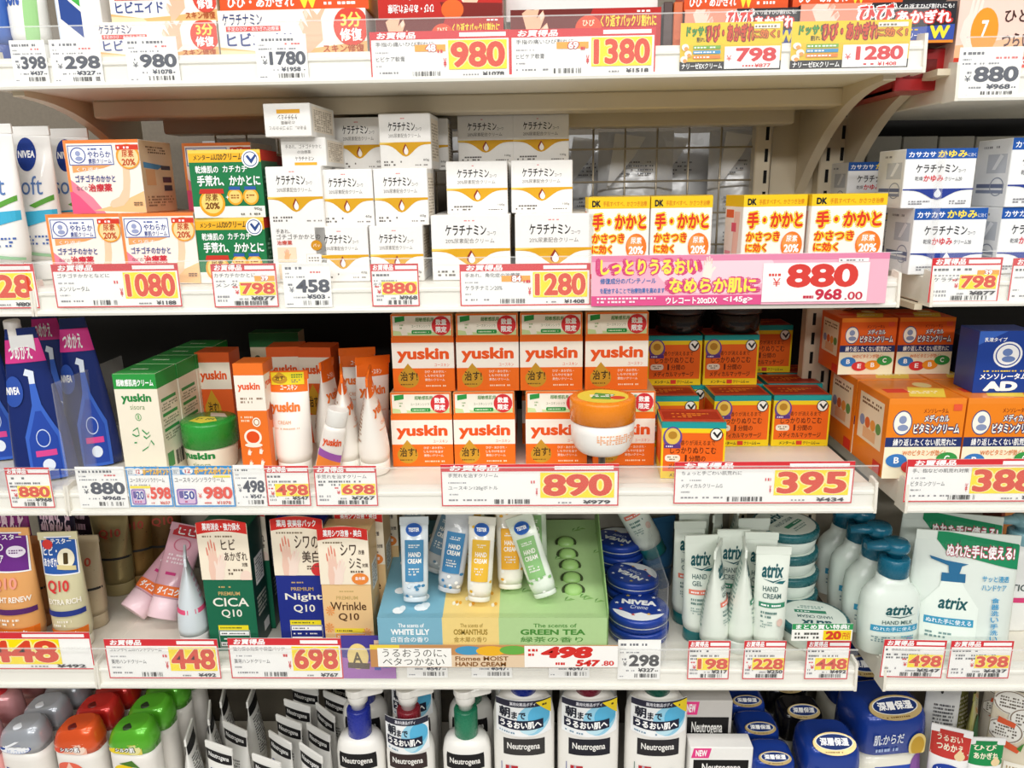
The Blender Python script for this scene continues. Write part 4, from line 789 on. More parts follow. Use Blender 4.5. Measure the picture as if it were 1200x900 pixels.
for i in range(4): put('siso', K, X(165-.0*i, z3+h/2, .02)+.0015*i, .02+.0495*i, z3, -1, ('green topped cream carton with a line drawing, facing out', 'green topped cream carton, second in its file', 'green topped cream carton, third in its file', 'green topped cream carton, last in its file')[i])
def face_oran(p):
    p.rect(0, 0, 1, 1, '#e8642a').rect(0, .63, 1, .9, '#f6ecdc').on('brand_print').text('yuskin', .1, .7, .88, .82, '#e8571c', .035); p.on('badge_print').drop(.38, .42, .24, .12, '#d2a02c').text('治す!', .24, .38, .54, .5, '#3a2a18', .02); p.on('front_print').poly([(.3, 0), (.62, 0), (.72, .3), (.22, .3)], '#f6efe4')
cx, w, h = bx(235, 275, 413, .125, z3)
for i, (px, Y, l) in enumerate(((254, .125, 'orange and cream carton behind the green lidded jar'), (372, .15, 'orange and cream carton behind the orange topped tube'), (336, .155, 'orange and cream carton in the shade behind the slim one'))):
    put('oran', lambda: carton('skin_cream_carton', w, .036, h, '#e8642a', None, face_oran), X(px, z3+h/2, Y), Y, z3, (0, -4, 3)[i], l)
cx, w2, h2 = bx(291, 349, 390, .2, z3)
o = carton('sensitive_cream_carton', w2, .028, h2, '#d8d0b4', {'top': '#2a6a3a'}, lambda p: p.rect(0, .86, 1, 1, '#2a6a3a').on('brand_print').text('yuskin', .3, .62, 1, .8, '#2c4a3a', .035).ring(.14, .7, .09, .08, .3, '#3a5a44')); o.location = (cx, .2, z3); tag(o, 'cream carton with a dark green top at the back of the dark shelf', 'carton')
def t_siso(p): p.poly([(.2, .3), (.5, .15), (.75, .3), (.6, .55), (.3, .6)], '#e8d84a').poly([(.5, .6), (.85, .55), (.7, .8), (.4, .85)], '#d8c8b8').micro(.3, .35, .7, .5, 2, '#3a6a3a', .06)
o = jar('cream_jar', .031, .06, .031, '#f4ecd8', '#2f9a3a', taper=.9, lidtop=t_siso, draw=lambda p: p.on('brand_print').text('yuskin', .2, .52, .66, .92, '#2a8a44', .035).text('sisora', .36, .26, .6, .46, '#8aa070'))
yj = .068; o.location = (X(247.5, z3+.03, yj), yj, z3); zz = P(247, 497, yj-.03)[1]; tag(o, 'green lidded cream jar beside the slim orange carton', 'jar')
def face_slim(p):
    p.rect(0, 0, 1, 1, '#ee7628').rect(0, .6, 1, .9, '#f7eee0').on('brand_print').text('yuskin', .1, .76, .85, .84, '#e8571c', .03); p.on('front_print').micro(.15, .66, .9, .72, 2, '#8a6a50', .06).micro(.1, .5, .5, .56, 2, '#ffe0c0', .06)
    p.ell(.45, .37, .28, .06, '#e8501c').ring(.45, .37, .3, .07, .25, '#fbf2e2').ell(.62, .5, .14, .04, '#fbf2e2').ring(.62, .5, .1, .03, .3, '#b87a4a').ell(.45, .3, .3, .02, '#fbf2e2')
    for a, b in ((.2, .22), (.6, .23), (.22, .12), (.62, .13)): p.hand(a+.08, b+.02, .12, .03, '#fbf2e2', '#ee7628')
    p.rect(.35, 0, .75, .07, '#f4f2ee')
cx, w, h = bx(272, 307, 426, .022, z3); o = carton('skin_cream_carton', w, .034, h, '#ee7628', None, face_slim, lambda p: p.rect(0, .6, 1, .9, '#f7eee0').text('yuskin', .1, .78, .9, .86, '#e8571c', .03).drop(.4, .55, .25, .06, '#b8562a').rect(.4, .12, .8, .42, '#f6efe4')); o.location = (cx, .022, z3); tag(o, 'slim orange carton with line drawings, between the jar and the tube', 'carton')
def d_yt(p):
    p.rect(0, .78, 1, 1, '#f0701c').on('brand_print').text('ユースキン', .3, .8, .74, .86, '#fff4e6', .03).text('yuskin', .03, .54, .8, .68, '#ee7a2c', .035).text('CREAM', .2, .44, .56, .48, '#e8a070').micro(.1, .38, .8, .41, 1, '#f0c0a0', .04)
def d_yt2(p): d_yt(p); p.on('seal_print').rect(.08, .86, .92, .995, '#f3dc2c').drop(.3, .92, .2, .05, '#c9962c').text('治す!', .18, .905, .44, .96, '#4a3018', .02).micro(.6, .93, .9, .98, 2, '#5a8a3a', .06).micro(.6, .88, .85, .92, 2, '#8a7a6a', .06)
def ytube(dr): return lambda: tube('squeeze_tube', .046, .122, .036, body='#faf6ee', capc='#faf6ee', cap=.016, draw=dr, back=lambda p: p.rect(0, .78, 1, 1, '#f0701c').micro(.15, .2, .85, .7, 12, '#b08a70', .06), seal='#f0701c')
o = put('ytube2', ytube(d_yt2), X(343, z3+.05, .045), .045, z3, 3, 'white tube with orange top and yellow seal, facing out', 'tube')
gt = 'white tubes with orange tops turned edge on'
for px, Y, rz, tl, l in ((385, .085, 86, 3, 'white tube with orange top turned edge on, nearest the facing tube'), (404, .05, 104, -4, 'white tube with orange top turned edge on, above the lying tester'), (433, .105, 40, 4, 'white tube with orange top in the shade, beside the gift topper cartons'), (437, .045, 96, -7, 'white tube tilted edge on, nearest the gift topper cartons'), (418, .16, 20, 2, 'white tube with orange top at the back, under the shelf')):
    o = put('ytube', ytube(d_yt), X(px, z3+.06, Y), Y, z3+.0025, rz, l, 'tube', gt)
    o.rotation_euler = (0, R(tl), R(rz))
# tester tube lying with its clear cap up
o = tube('tester_tube', .028, .085, .02, body='#f4efe8', capc='#e8e6e0', cap=.02, draw=lambda p: p.poly([(0, .7), (1, .6), (1, .95), (0, 1)], '#f08a3a').poly([(0, .55), (1, .45), (1, .6), (0, .7)], '#a05ab0').on('brand_print').text('yuskin', .1, .2, .9, .4, '#e8571c', .03), back=lambda p: p.poly([(0, .7), (1, .6), (1, .95), (0, 1)], '#f08a3a').poly([(0, .55), (1, .45), (1, .6), (0, .7)], '#a05ab0').text('yuskin', .1, .2, .9, .4, '#e8571c', .03, flip=True))
o.location = (X(400, z3+.062, .02), .014, z3+.086); o.rotation_euler = (R(188), R(14), R(10)); tag(o, 'small tester tube hanging cap up before the edge on tubes', 'tube')
m = MB(); m.box(-.017, .017, -.0005, .0005, 0, .045, PAPER('#c8582a')); 
# dark blue refill pouches
def pouch(name, w, h, th, body, draw, tw=None, n=14, capc=None):
    mb = MB(); rings = []; N = 14; tw = tw or w
    for k in range(N+1):
        t = k/N; z = h*t; ww = w+(tw-w)*t**1.5; ry = th/2*(1-t)**.75*(.82+.18*math.cos(t*3)) if t < .9 else .0012; ry = max(ry, .0012)
        rings.append([((ww/2)*math.copysign(abs(math.cos(2*math.pi*i/28))**.8, math.cos(2*math.pi*i/28)), ry*math.sin(2*math.pi*i/28), z) for i in range(28)])
    o = empty(name); mb.loft(rings, mat(body, .22, 0, 'pouch_film', .03, .4, bump=.25, bscale=45)); mb.build('pouch_body', o)
    def mp(u, v, nn):
        t = v; ww = w+(tw-w)*t**1.5; ry = th/2*(1-t)**.75*(.82+.18*math.cos(t*3)) if t < .9 else .0012; ry = max(ry, .0012)
        c = min(1, max(-1, 2*u-1))*.98; x = ww/2*c; s = math.sqrt(max(0, 1-abs(c)**(2.5))); return (x, -ry*s-nn-.0009, h*v)
    p = Pr(mp, 8, 'label_print'); draw(p); p.flush(o); s = MB(); s.box(-tw/2, tw/2, -.0013, .0013, h-.012, h, mat(body, .25, 0, 'pouch_film', .03, .4), .0003); s.build('sealed_edge', o); return o
def d_navy(p):
    p.rect(.0, .78, 1, .93, '#d83a8c').text('つめかえ', .1, .8, .7, .9, '#ffffff', .03).on('drawing_print').poly([(.3, .0), (.85, .0), (.88, .3), (.66, .5), (.62, .66), (.5, .66), (.48, .5), (.28, .3)], '#3a66c8').poly([(.34, .02), (.8, .02), (.82, .28), (.63, .46), (.52, .46), (.34, .28)], '#2448a8').poly([(.5, .64), (.62, .64), (.64, .72), (.46, .74), (.4, .7), (.5, .69)], '#dfe8f6').ring(.58, .28, .12, .06, .12, '#cfdcf6').rect(.42, .16, .76, .2, '#e04a94').ell(.6, .1, .1, .04, '#e8f0fa')
    p.on('brand_print').ell(.15, .6, .2, .1, '#2c50a8').text('NIVEA', .0, .58, .28, .63, '#ffffff', .03)
def d_navyb(p): p.micro(.1, .1, .9, .75, 18, '#3a4a84', .05).rect(0, 0, 1, .08, '#2a4a9c')
for i, (px, Y, tp, rz, w, l) in enumerate(((44, .03, 386, 22, .066, 'navy refill pouch with a pink band, nearest the 880 sale tag'), (103, .075, 374, 18, .06, 'navy refill pouch in the shade behind the clear divider'), (-8, .1, 372, 10, .06, 'navy refill pouch at the frame edge in the shade'), (68, .15, 372, 12, .05, 'navy refill pouch deepest in the dark corner'))):
    zt = P(px, tp, Y)[1]-z3; o = put('navy%d' % (i > 0), lambda: pouch('refill_pouch', w, zt, .03, '#1a2c6c', d_navy, w*.45), X(px, z3+.08, Y), Y, z3+.002, rz, l, 'pouch')
    o.rotation_euler = (0, R(-1), R(rz))
    if i == 0:
        m = MB(); m.box(-.012, .012, -.003, -.0015, zt-.028, zt-.008, PAPER('#f0f0f0'), .0003); m.build('white_sticker', o)
        m = MB(); m.lathe([(.008, zt-.012), (.0085, zt-.011), (.0085, zt+.008), (.007, zt+.0095), (.001, zt+.0098)], PLAST('#eeeae6'), 16, c=(-.008, .006)); m.build('spout_cap', o)
m = MB(); m.box(LX-.0065, LX-.005, .002, .15, z3, z3+.12, clear('clear_pane', .12)); tag(m.build('clear_divider'), 'clear upright divider beside the navy pouches', 'divider')
# ---- fourth shelf
z4 = ZB[4]
def sup(rx, ry, e=2.4, n=36, cx=0, cy=0):
    r = []
    for i in range(n):
        c, s = math.cos(2*math.pi*i/n), math.sin(2*math.pi*i/n)
        r.append((cx+rx*math.copysign(abs(c)**(2/e), c), cy+ry*math.copysign(abs(s)**(2/e), s)))
    return r
def body(prof, m, e=2.4):
    b = MB(); b.loft([[(x, y, z) for x, y in sup(rx, ry, e)] for z, rx, ry in prof], m)
    def mp(u, v, nn):
        z = prof[0][0]+(prof[-1][0]-prof[0][0])*v; q = prof
        for k in range(len(q)-1):
            if z <= q[k+1][0] or k == len(q)-2: f = (z-q[k][0])/max(1e-6, q[k+1][0]-q[k][0]); rx = q[k][1]+(q[k+1][1]-q[k][1])*f; ry = q[k][2]+(q[k+1][2]-q[k][2])*f; break
        c = min(.97, max(-.97, 2*u-1)); return (rx*c, -ry*(1-abs(c)**e)**(1/e)-nn-.0003, z)
    return b, mp
def header_card(o, w, h, v0, face, rise=.006):
    n = 14; poly = [(-w/2-.0004, h*v0), (w/2+.0004, h*v0)]+[(w/2+.0004-(w+.0008)*i/n, h-.004+rise*math.sin(math.pi*i/n)) for i in range(n+1)]
    m = MB(); m.prism(poly, -.0011, -.0003, BOARD('#f6ead2'), 'y'); k = m.build('header_card', o); hh = h-.004+rise-h*v0
    p = Pr(lambda u, v, nn: (-w/2+u*w, -.0011-nn, h*v0+v*hh), 0, 'header_print')
    face(p); p.flush(k)
def hd(lines, strip, extra):
    def f(p):
        n = 12; arc = lambda k: [(i/n, 1-.055-k+.05*math.sin(math.pi*i/n)) for i in range(n+1)]
        p.rect(0, 0, 1, .76, '#f8ecd6').poly([(0, .68), (1, .68)]+arc(.0)[::-1], '#f8ecd6').poly(arc(.19)+arc(-.0)[::-1], '#d8322c')
        p.on('header_print').text(strip, .12, .82, .88, .94, '#ffffff', .03).micro(.1, .7, .85, .75, 1, '#8a7a62', .05).hand(.27, .32, .24, .36, '#f2cbb8', '#e2816c', 1, 8, 1.0).hand(.4, .2, .2, .26, '#f8e2d4', None, -1, -25, 1.0)
        for t, a, b, c, d in lines: p.text(t, a, b, c, d, '#4a3a30', .012)
        extra(p)
    return f
def q10(base, ink, word, side):
    def f(p):
        p.rect(0, 0, 1, .6, base).on('brand_print').micro(.3, .52, .7, .54, 1, '#c8a86a', .05).text('PREMIUM', .28, .46, .72, .49, '#c8a86a', .01).text(word, .15, .37, .88, .44, ink, .008).text('Q10', .3, .275, .72, .345, ink, .008)
        p.on('front_print').rect(.2, .175, .82, .215, '#f2df2a' if base != '#efc890' else '#f3d93a').micro(.24, .185, .78, .205, 1, '#5a5a30', .04)
        for k, cc in enumerate(('#ffffff', base, '#ffffff') if base != '#efc890' else ('#f0a25a', base, '#f0a25a')): p.rect(.22, .13-.045*k, .82, .165-.045*k, cc).micro(.25, .138-.045*k, .79, .157-.045*k, 1, '#555555' if cc == '#ffffff' else '#ffffff', .04)
        p.border(.2, .03, .84, .175, .008, .003, '#dddddd')
    return f
def side_q(c): return lambda p: p.rect(.25, .5, .85, .72, '#e8e6e0').micro(.3, .52, .8, .7, 8, '#5a5a5a', .06).rect(.5, .08, .9, .16, '#d8d8d0').micro(.2, .25, .85, .42, 5, '#c8c8b8', .06)
def q10box(w, h, base, ink, word, strip, lines, extra, side):
    o = carton('hand_cream_carton', w, .045, h-.009, base, {'right': side}, q10(base, ink, word, side), side_q(side)); header_card(o, w, h, .56, hd(lines, strip, extra)); return o
yq = .02
cx, w, h = bx(229, 288, 610, yq, z4)
GB = lambda: q10box(w, h, '#1c6a4c', '#f2efe2', 'CICA', '薬用消炎・強力保水', [('ヒビ', .46, .5, .74, .68), ('あかぎれ', .5, .32, .96, .47), ('対策', .84, .22, .95, .29)], lambda p: p.micro(.55, .08, .9, .2, 2, '#6a5a4a', .05).ell(.9, .04, .12, .12, '#f6dccc'), '#173a30')
put('cica', GB, cx, yq, z4, 0, 'dark green hand cream carton with a beige header, facing out')
put('cica', GB, cx+.004, yq+.049, z4, 1, 'dark green hand cream carton, second of its file'); put('cica', GB, cx+.008, yq+.099, z4, -1, 'dark green hand cream carton, last of its file')
cx, wn, hn = bx(316, 377, 606, yq+.012, z4)
NB = lambda: q10box(wn, hn, '#22308a', '#f2efe2', 'Night', '薬用 夜美容パック', [('シワの', .44, .46, .9, .68), ('美白', .56, .22, .9, .42)], lambda p: p.ell(.88, .1, .16, .12, '#d8383c').micro(.64, .1, .9, .18, 2, '#6a5a4a', .05), '#1a2050')
put('night', NB, cx, yq+.012, z4, 0, 'royal blue hand cream carton beside the peach one'); put('night', NB, cx+.004, yq+.064, z4, 0, 'royal blue hand cream carton in the row behind')
cx, ww, hw = bx(371, 430, 618, yq-.004, z4)
def mums(p):
    for a, b in ((.14, .62), (.86, .3), (.2, .1), (.8, .06), (.1, .38)):
        for k in range(9): p.poly([(a, b*.56), (a+.09*math.cos(k*.7), b*.56+.04*math.sin(k*.7)), (a+.09*math.cos(k*.7+.3), b*.56+.04*math.sin(k*.7+.3))], '#ee9a4e')
def wrinkle():
    o = q10box(ww, hw, '#efc890', '#5a3a22', 'Wrinkle', '薬用シワ改善・美白', [('シワ', .44, .5, .76, .7), ('改善', .8, .52, .92, .6), ('シミ', .6, .28, .84, .46), ('対策', .86, .3, .98, .37)], lambda p: p.ell(.8, .1, .17, .1, '#ee8a3c').text('金木犀', .7, .08, .9, .14, '#ffffff', .02).micro(.62, .2, .88, .26, 1, '#6a5a4a', .05), '#e0b880')
    p = Pr(F_front(ww, .045, hw), 0, 'flower_print', 6e-4); mums(p); p.flush(o); return o
put('wrinkle', wrinkle, cx, yq-.004, z4, 0, 'peach hand cream carton with orange flowers, front of its file')
put('wrinkle', wrinkle, cx+.008, yq+.046, z4+.0, 0, 'peach hand cream carton, second of its file'); put('wrinkle', wrinkle, cx+.016, yq+.097, z4, 1, 'peach hand cream carton, third of its file')
# purple card on the rail
o, p = tag_base(401, 745, 463, 795, -.0125, 'promotion_card', PAPER('#5a4aa0')); p.rect(0, 0, 1, 1, '#4a3f96').poly([(0, 0), (1, 0), (1, .3), (0, .5)], '#a468b4').ell(.3, .52, .2, .3, '#f0d68a').text('A', .2, .36, .38, .62, '#5a4a2a', .02).poly([(.1, .25), (.5, .22), (.52, .36), (.1, .38)], '#5a4a3a').rect(.6, .2, .72, .62, '#3a58b0').rect(.76, .25, .9, .6, '#5a7ac8').rect(.62, .66, .92, .9, '#e8c8b0'); p.flush(o); tag(o, 'purple promotion card beside the 698 sale tag', 'card')
# left end: two tester tubes and stock behind
def d_q(seal, seal2, wd, c2, band, gold):
    def f(p):
        p.on('seal_print').rect(.02, .62, .98, .97, seal).border(.02, .62, .98, .97, .03, .012, '#f4f4f6').text('テスター', .3, .9, .85, .95, '#ffffff', .02).text(wd[0], .08, .8, .46, .88, '#ffffff', .02).text(wd[1], .08, .7, .46, .78, '#ffffff', .02)
        if gold: p.ell(.68, .77, .22, .09, '#f3ecd2').text('1', .62, .72, .74, .82, '#4a3a1a', .04).ell(.22, .9, .14, .045, '#d8403a').poly([(.45, .68), (.92, .66), (.92, .7), (.45, .72)], '#d8c890')
        else: p.ell(.72, .8, .2, .05, '#efe6f4').micro(.58, .78, .86, .82, 2, '#6a3a7a', .05)
        p.on('brand_print').text('Q10', .14, .46, .72, .58, c2, .02).text(band[1], .12, .36, .95, .41, '#fbf6ea', .02).rect(0, .25, 1, .3, band[0]).micro(.2, .15, .7, .22, 2, '#fbf6ea', .06)
        p.on('label_print').rect(.0, .01, 1, .12, '#f07a22').text('ダイコク', .3, .02, .82, .105, '#ffffff', .035)
    return f
yt = .02
h1 = P(20, 617, yt+.02)[1]-z4
o = put('q10gold', lambda: tube('tester_tube', .062, h1, .04, body='#e6a868', capc='#e8b068', cap=.016, draw=d_q('#6a2a84', '', ('夜の', '贅沢ケア'), '#f0a08c', ('#5a2a6a', 'NIGHT RENEW'), False), topw=.06), X(21, z4+.06, yt+.015), yt+.015, z4, 0, 'orange gold tester tube with a purple seal', 'tube')
h2 = P(77, 622, yt+.02)[1]-z4
o = put('q10pale', lambda: tube('tester_tube', .05, h2, .036, body='#d6cfa8', capc='#e9e4d0', cap=.014, draw=d_q('#2a5aa8', '', ('ヒビ・', 'あかぎれ'), '#d83a3a', ('#2a3a8a', 'EXTRA RICH'), True), topw=.046), X(81, z4+.06, yt+.015), yt+.015, z4, 4, 'pale gold tester tube with a blue award seal', 'tube')
for i, (px, Y, c, l) in enumerate(((34, .08, '#b87a48', 'orange gold tube behind the purple sealed tester'), (100, .08, '#b8a88a', 'pale gold tube behind the blue sealed tester'), (134, .165, '#a8986a', 'gold tube standing alone in the shade'), (160, .19, '#8a6a3a', 'gold tube toned down for the shade beside the gold one'), (194, .205, '#6a4f2c', 'gold tube toned down most for shade at the back of the corner'))):  # golds deepen towards the back: shelf shade put into the tube colours
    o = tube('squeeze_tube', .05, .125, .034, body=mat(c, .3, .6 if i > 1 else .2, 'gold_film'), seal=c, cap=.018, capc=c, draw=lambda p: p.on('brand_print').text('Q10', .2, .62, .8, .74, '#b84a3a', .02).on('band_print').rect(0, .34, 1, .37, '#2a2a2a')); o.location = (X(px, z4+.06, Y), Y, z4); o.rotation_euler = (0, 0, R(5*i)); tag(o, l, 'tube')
def d_pouchp(p): p.micro(.1, .5, .9, .9, 4, '#f0c8e0', .08).text('ぷるんと', .1, .72, .9, .9, '#f4d8ea', .03)
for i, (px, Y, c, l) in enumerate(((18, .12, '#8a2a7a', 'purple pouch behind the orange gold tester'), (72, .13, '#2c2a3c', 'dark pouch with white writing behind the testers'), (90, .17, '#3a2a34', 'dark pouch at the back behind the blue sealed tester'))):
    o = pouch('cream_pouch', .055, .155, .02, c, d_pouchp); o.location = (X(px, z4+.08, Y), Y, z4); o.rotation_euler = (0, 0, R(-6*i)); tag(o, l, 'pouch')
# pink capped tubes leaning in the gap
def d_pink(p): p.on('seal_print').rect(.1, .84, .95, .99, '#c8343c').text('ヒビ', .25, .86, .8, .96, '#ffffff', .03).on('label_print').rect(.0, .02, 1, .16, '#f0783a').text('ダイコク', .2, .04, .9, .14, '#ffffff', .03).rect(.3, .3, .62, .34, '#c8387a').micro(.2, .45, .8, .6, 3, '#f4dfe6', .08).ring(.5, .72, .25, .09, .12, '#d06a84')
PT = lambda: tube('hand_cream_tube', .045, .12, .032, body='#dca9b8', cap=.026, capc='#f3d3dc', draw=d_pink, rough=.2)
for px, py, Y, rot, l in ((184, 745, .03, (R(-30), R(13), R(2)), 'pink capped tube leaning against the pale blue one'), (149, 737, .045, (R(-52), R(26), R(-14)), 'pink capped tube lying back in the gap')):
    yb = G(px, py, z4)[1]; o = spawn('pinkt', PT, (X(px, z4+.016, yb+.0), max(yb, .012)+.014, z4+.0165), rot, l, 'tube'); o.rotation_mode = 'XYZ'
o = put('bluet', lambda: tube('hand_cream_tube', .042, .128, .036, body='#dfe8ee', cap=.024, capc='#f6f2f0', draw=lambda p: p.rect(0, .3, 1, .36, '#ee5a84').micro(.2, .45, .8, .8, 5, '#d0a0b0', .08), back=lambda p: p.rect(0, .3, 1, .36, '#ee5a84')), X(224, z4+.05, .025), .028, z4, 114, 'pale blue tube with a pink stripe turned edge on beside the green carton', 'tube')
# ---- three colour tester display
xa, zf0 = P(444, 756, .004); xb, _ = P(711, 756, .004); _, zf = P(577, 724, .004); YB = .2; xbb, zb = P(690, 609, YB)
def slope(px, py):
    best = None
    for i in range(400):
        Y = .004+(YB-.004)*i/399; z = zf+(zb-zf)*(Y-.004)/(YB-.004); x = X(px, z, Y); v = Vector((x, Y, z))-CAM; yy = 450-FPX*v.dot(UP)/v.dot(FW)
        if best is None or abs(yy-py) < best[0]: best = (abs(yy-py), x, Y, z)
    return best[1:]
x1, x2 = P(519, 740, .004)[0], P(585, 740, .004)[0]
mb = MB(); zl = z4
cols = (('#7db4ca', xa, x1), ('#f2d687', x1, x2), ('#b3d496', x2, xb))
root = empty('tester_display', ((xa+xb)/2, .004, z4)); ox, oy, oz = (xa+xb)/2, .004, z4
for k, (c, a, b) in enumerate(cols):
    m = MB(); m.prism([(0, 0), (0, zf-oz), (YB-oy, zb-oz), (YB-oy, 0)], a-ox, b-ox, BOARD(c)); pn = m.build(('blue_panel', 'yellow_panel', 'green_panel')[k], root)
    pn['label'] = ('sky blue display panel', 'yellow display panel', 'pale green display panel')[k]
    FY = -.0196; fa, fzb = P((444, 519, 585)[k], 757, FY); fb, _ = P((519, 585, 711)[k], 757, FY); _, fzt = P(577, 724, FY)
    f = MB(); f.box(fa-ox, fb-ox, FY-oy, FY-oy+.0008, fzb-oz, fzt-oz, BOARD(c)); f.add([(fa-ox, FY-oy, fzt-oz), (fb-ox, FY-oy, fzt-oz), (b-ox, .0, zf-oz+.0003), (a-ox, .0, zf-oz+.0003)], [(0, 1, 2, 3)], BOARD(c)); fl = f.build('front_flap', pn)
    p = Pr(lambda u, v, n, fa=fa, fb=fb, fzb=fzb, fzt=fzt: (fa-ox+u*(fb-fa), FY-oy-n, fzb-oz+v*(fzt-fzb)), 0, 'front_print'); V = 0
    t2, t3, ink = (('WHITE LILY', '白百合の香り', '#ffffff'), ('OSMANTHUS', '金木犀の香り', '#a88a3a'), ('GREEN TEA', '緑茶の香り', '#4a8a3a'))[k]
    s0 = lambda q: V+(1-V)*q
    p.text('The scents of', .32, s0(.66), .72, s0(.8), ink, .008).text(t2, .2, s0(.4), .8, s0(.6), ink, .03).text(t3, .2, s0(.14), .78, s0(.33), ink, .008); p.flush(fl)
    q = Pr(lambda u, v, n, a=a, b=b: (a-ox+u*(b-a), v*(YB-oy), (zf-oz)+v*(zb-zf)+n), 0, 'pattern_print'); rn = random.Random(k+3); q.rect(0, 0, 1, 1, BOARD(c))
    for _ in range(16):
        u, v = rn.random(), rn.random()*.9+.03
        if k == 0: q.ell(u, v, .09, .03, '#f4f8fa', 10).ell(u+.06, v+.02, .05, .025, '#e4eef2', 10)
        elif k == 1: q.ell(u, v, .03, .018, '#f4f0dc', 8).ell(u+.05, v+.01, .03, .016, '#e8a83a', 8)
        else: q.poly([(u, v), (u+.1, v+.012), (u+.06, v+.024)], '#86b267').poly([(u, v), (u+.04, v+.04), (u+.01, v+.03)], '#6f9f55')
    q.flush(pn)
    if k == 2:   # tabs pressed out of the card
        for (tx, ty) in ((663, 637), (665, 651), (668, 664), (670, 679), (672, 693)):
            sx, sy, sz = slope(tx, ty); t = MB(); t.loft([[(sx-ox+r*.0115*math.cos(R(18*i)), sy-oy+r*.008*math.sin(R(18*i)), sz-oz+zz+r*.0034*math.sin(R(18*i))) for i in range(20)] for r, zz in ((1, -.001), (.92, .004), (.6, .0065), (.1, .0075))], BOARD('#9cc676')); tb = t.build('pressed_tab', root)
            t = MB(); t.loft([[(sx-ox+r*math.cos(R(18*i)), sy-oy+.001+r*.7*math.sin(R(18*i)), sz-oz+.0012+r*.31*math.sin(R(18*i))) for i in range(20)] for r in (.0145, .0112)], mat('#3c4a2a', .7, 0, 'slit'), True, False, False); t.build('slit_edge', tb)
m = MB(); m.prism([(0, 0), (0, zf-oz+.012), (YB-oy, zb-oz+.05), (YB-oy, 0)], xb-ox, xb-ox+.0015, BOARD('#93b878')); m.build('side_panel', root)
tag(root, 'sloping card display in sky blue, yellow and green holding tester tubes', 'display')
def d_hc(c, base, seal=True):
    def f(p):
        rn = random.Random(hash(c) % 97 if False else len(c)+ord(c[1]))
        for _ in range(14): u, v = rn.random(), rn.choice((rn.uniform(.0, .2), rn.uniform(.7, 1))); p.ell(u, v, .07, .02, rn.choice(('#f4f4f0', c, base)), 8)
        p.on('label_print').rect(.16, .2, .86, .72, c).on('brand_print').micro(.3, .62, .72, .67, 2, '#f0f0ea', .05).text('HAND', .3, .51, .76, .57, '#fbf8f0', .02).text('CREAM', .27, .43, .78, .49, '#fbf8f0', .02).micro(.3, .28, .72, .38, 3, '#e8e8e0', .06)
        if seal: p.on('seal_print').ell(.5, .85, .3, .085, '#2f6ac0').ell(.5, .85, .27, .07, '#2458ac').text('TESTER', .3, .825, .7, .875, '#ffffff', .03)
    return f
for px, py, tp, c, base, rz, ry, wd, seal, l in ((486, 714, 623, '#4a8ab4', '#dfe9ef', 2, 0, .034, True, 'tester tube with a blue label on the sky blue panel'), (561, 714, 632, '#e8b83a', '#f2efe4', -4, 2, .032, True, 'tester tube with a yellow label on the yellow panel'), (640, 712, 643, '#8cbf7c', '#e6efe2', -8, -22, .034, True, 'tilted tester tube with a green label on the green panel'),
        (526, 703, 612, '#3f7fae', '#c9cdd2', -10, 6, .034, False, 'silver and blue tube behind, between the blue and yellow testers'), (507, 678, 614, '#6a8aa0', '#c4c4c2', -16, 16, .034, False, 'silver tube tilted behind the blue tester'), (484, 660, 602, '#8a9aa4', '#bdbdb8', 0, 0, .032, False, 'silver tube standing deepest on the blue panel'),
        (555, 668, 601, '#e2a83a', '#e8e2cc', 6, 0, .033, False, 'yellow flowered tube behind the yellow tester'), (598, 699, 610, '#ecae35', '#f0ece0', 0, 0, .034, False, 'yellow flowered tube between the yellow and green testers'), (627, 682, 602, '#8cb87c', '#cfdcc8', -6, -4, .036, False, 'green labelled tube behind the tilted tester'), (596, 672, 606, '#d8b04a', '#d8d4c0', 4, 0, .034, False, 'pale tube behind the flowered yellow one')):
    sx, sy, sz = slope(px, py); tl = -14; o = tube('hand_cream_tube', wd, .1, .022, body=base, cap=.006, capc=base, draw=d_hc(c, base, seal), topw=wd, rough=.25)
    o.location = (sx, sy+.008, sz+(.012 if ry < -10 else .008)); o.rotation_euler = (R(tl), R(ry), R(rz)); tag(o, l, 'tube')
# banner strip under the display
o, p = tag_base(434, 756, 724, 782, -.0218, 'price_banner', PAPER('#d9b48a'), tilt=0)
p.rect(0, 0, 1, 1, '#c8905a').rect(.33, 0, .64, .55, '#e9cfae').rect(0, .8, .12, 1, '#f0d24a')
p.on('slogan_print').rect(.03, .02, .33, .86, '#fbfaf5').text('うるおうのに、', .05, .46, .31, .82, '#4a4a44', .0).text('ベタつかない', .05, .08, .3, .42, '#4a4a44', .0)
p.on('text_print').ell(.4, .76, .055, .2, '#4a9ac4').ell(.49, .74, .06, .22, '#f0b62a').ell(.58, .78, .055, .2, '#6ab04a').text('Flomee MOIST', .345, .3, .56, .5, '#8a5a2a', .01).text('HAND CREAM', .345, .05, .55, .25, '#8a5a2a', .02)
p.on('price_print').rect(.625, .02, 1, .98, '#fdfbf7').text('498', .69, .42, .9, .95, '#d8302a', .06, .12).text('547', .83, .06, .93, .36, '#d8302a', .05, .12).text('.80', .935, .1, .985, .32, '#d8302a', .02).micro(.64, .5, .68, .9, 2, '#d8302a', .015).micro(.74, .1, .82, .3, 1, '#d8302a', .01)
p.flush(o); tag(o, 'banner strip with the 498 price in front of the tester display', 'price banner')
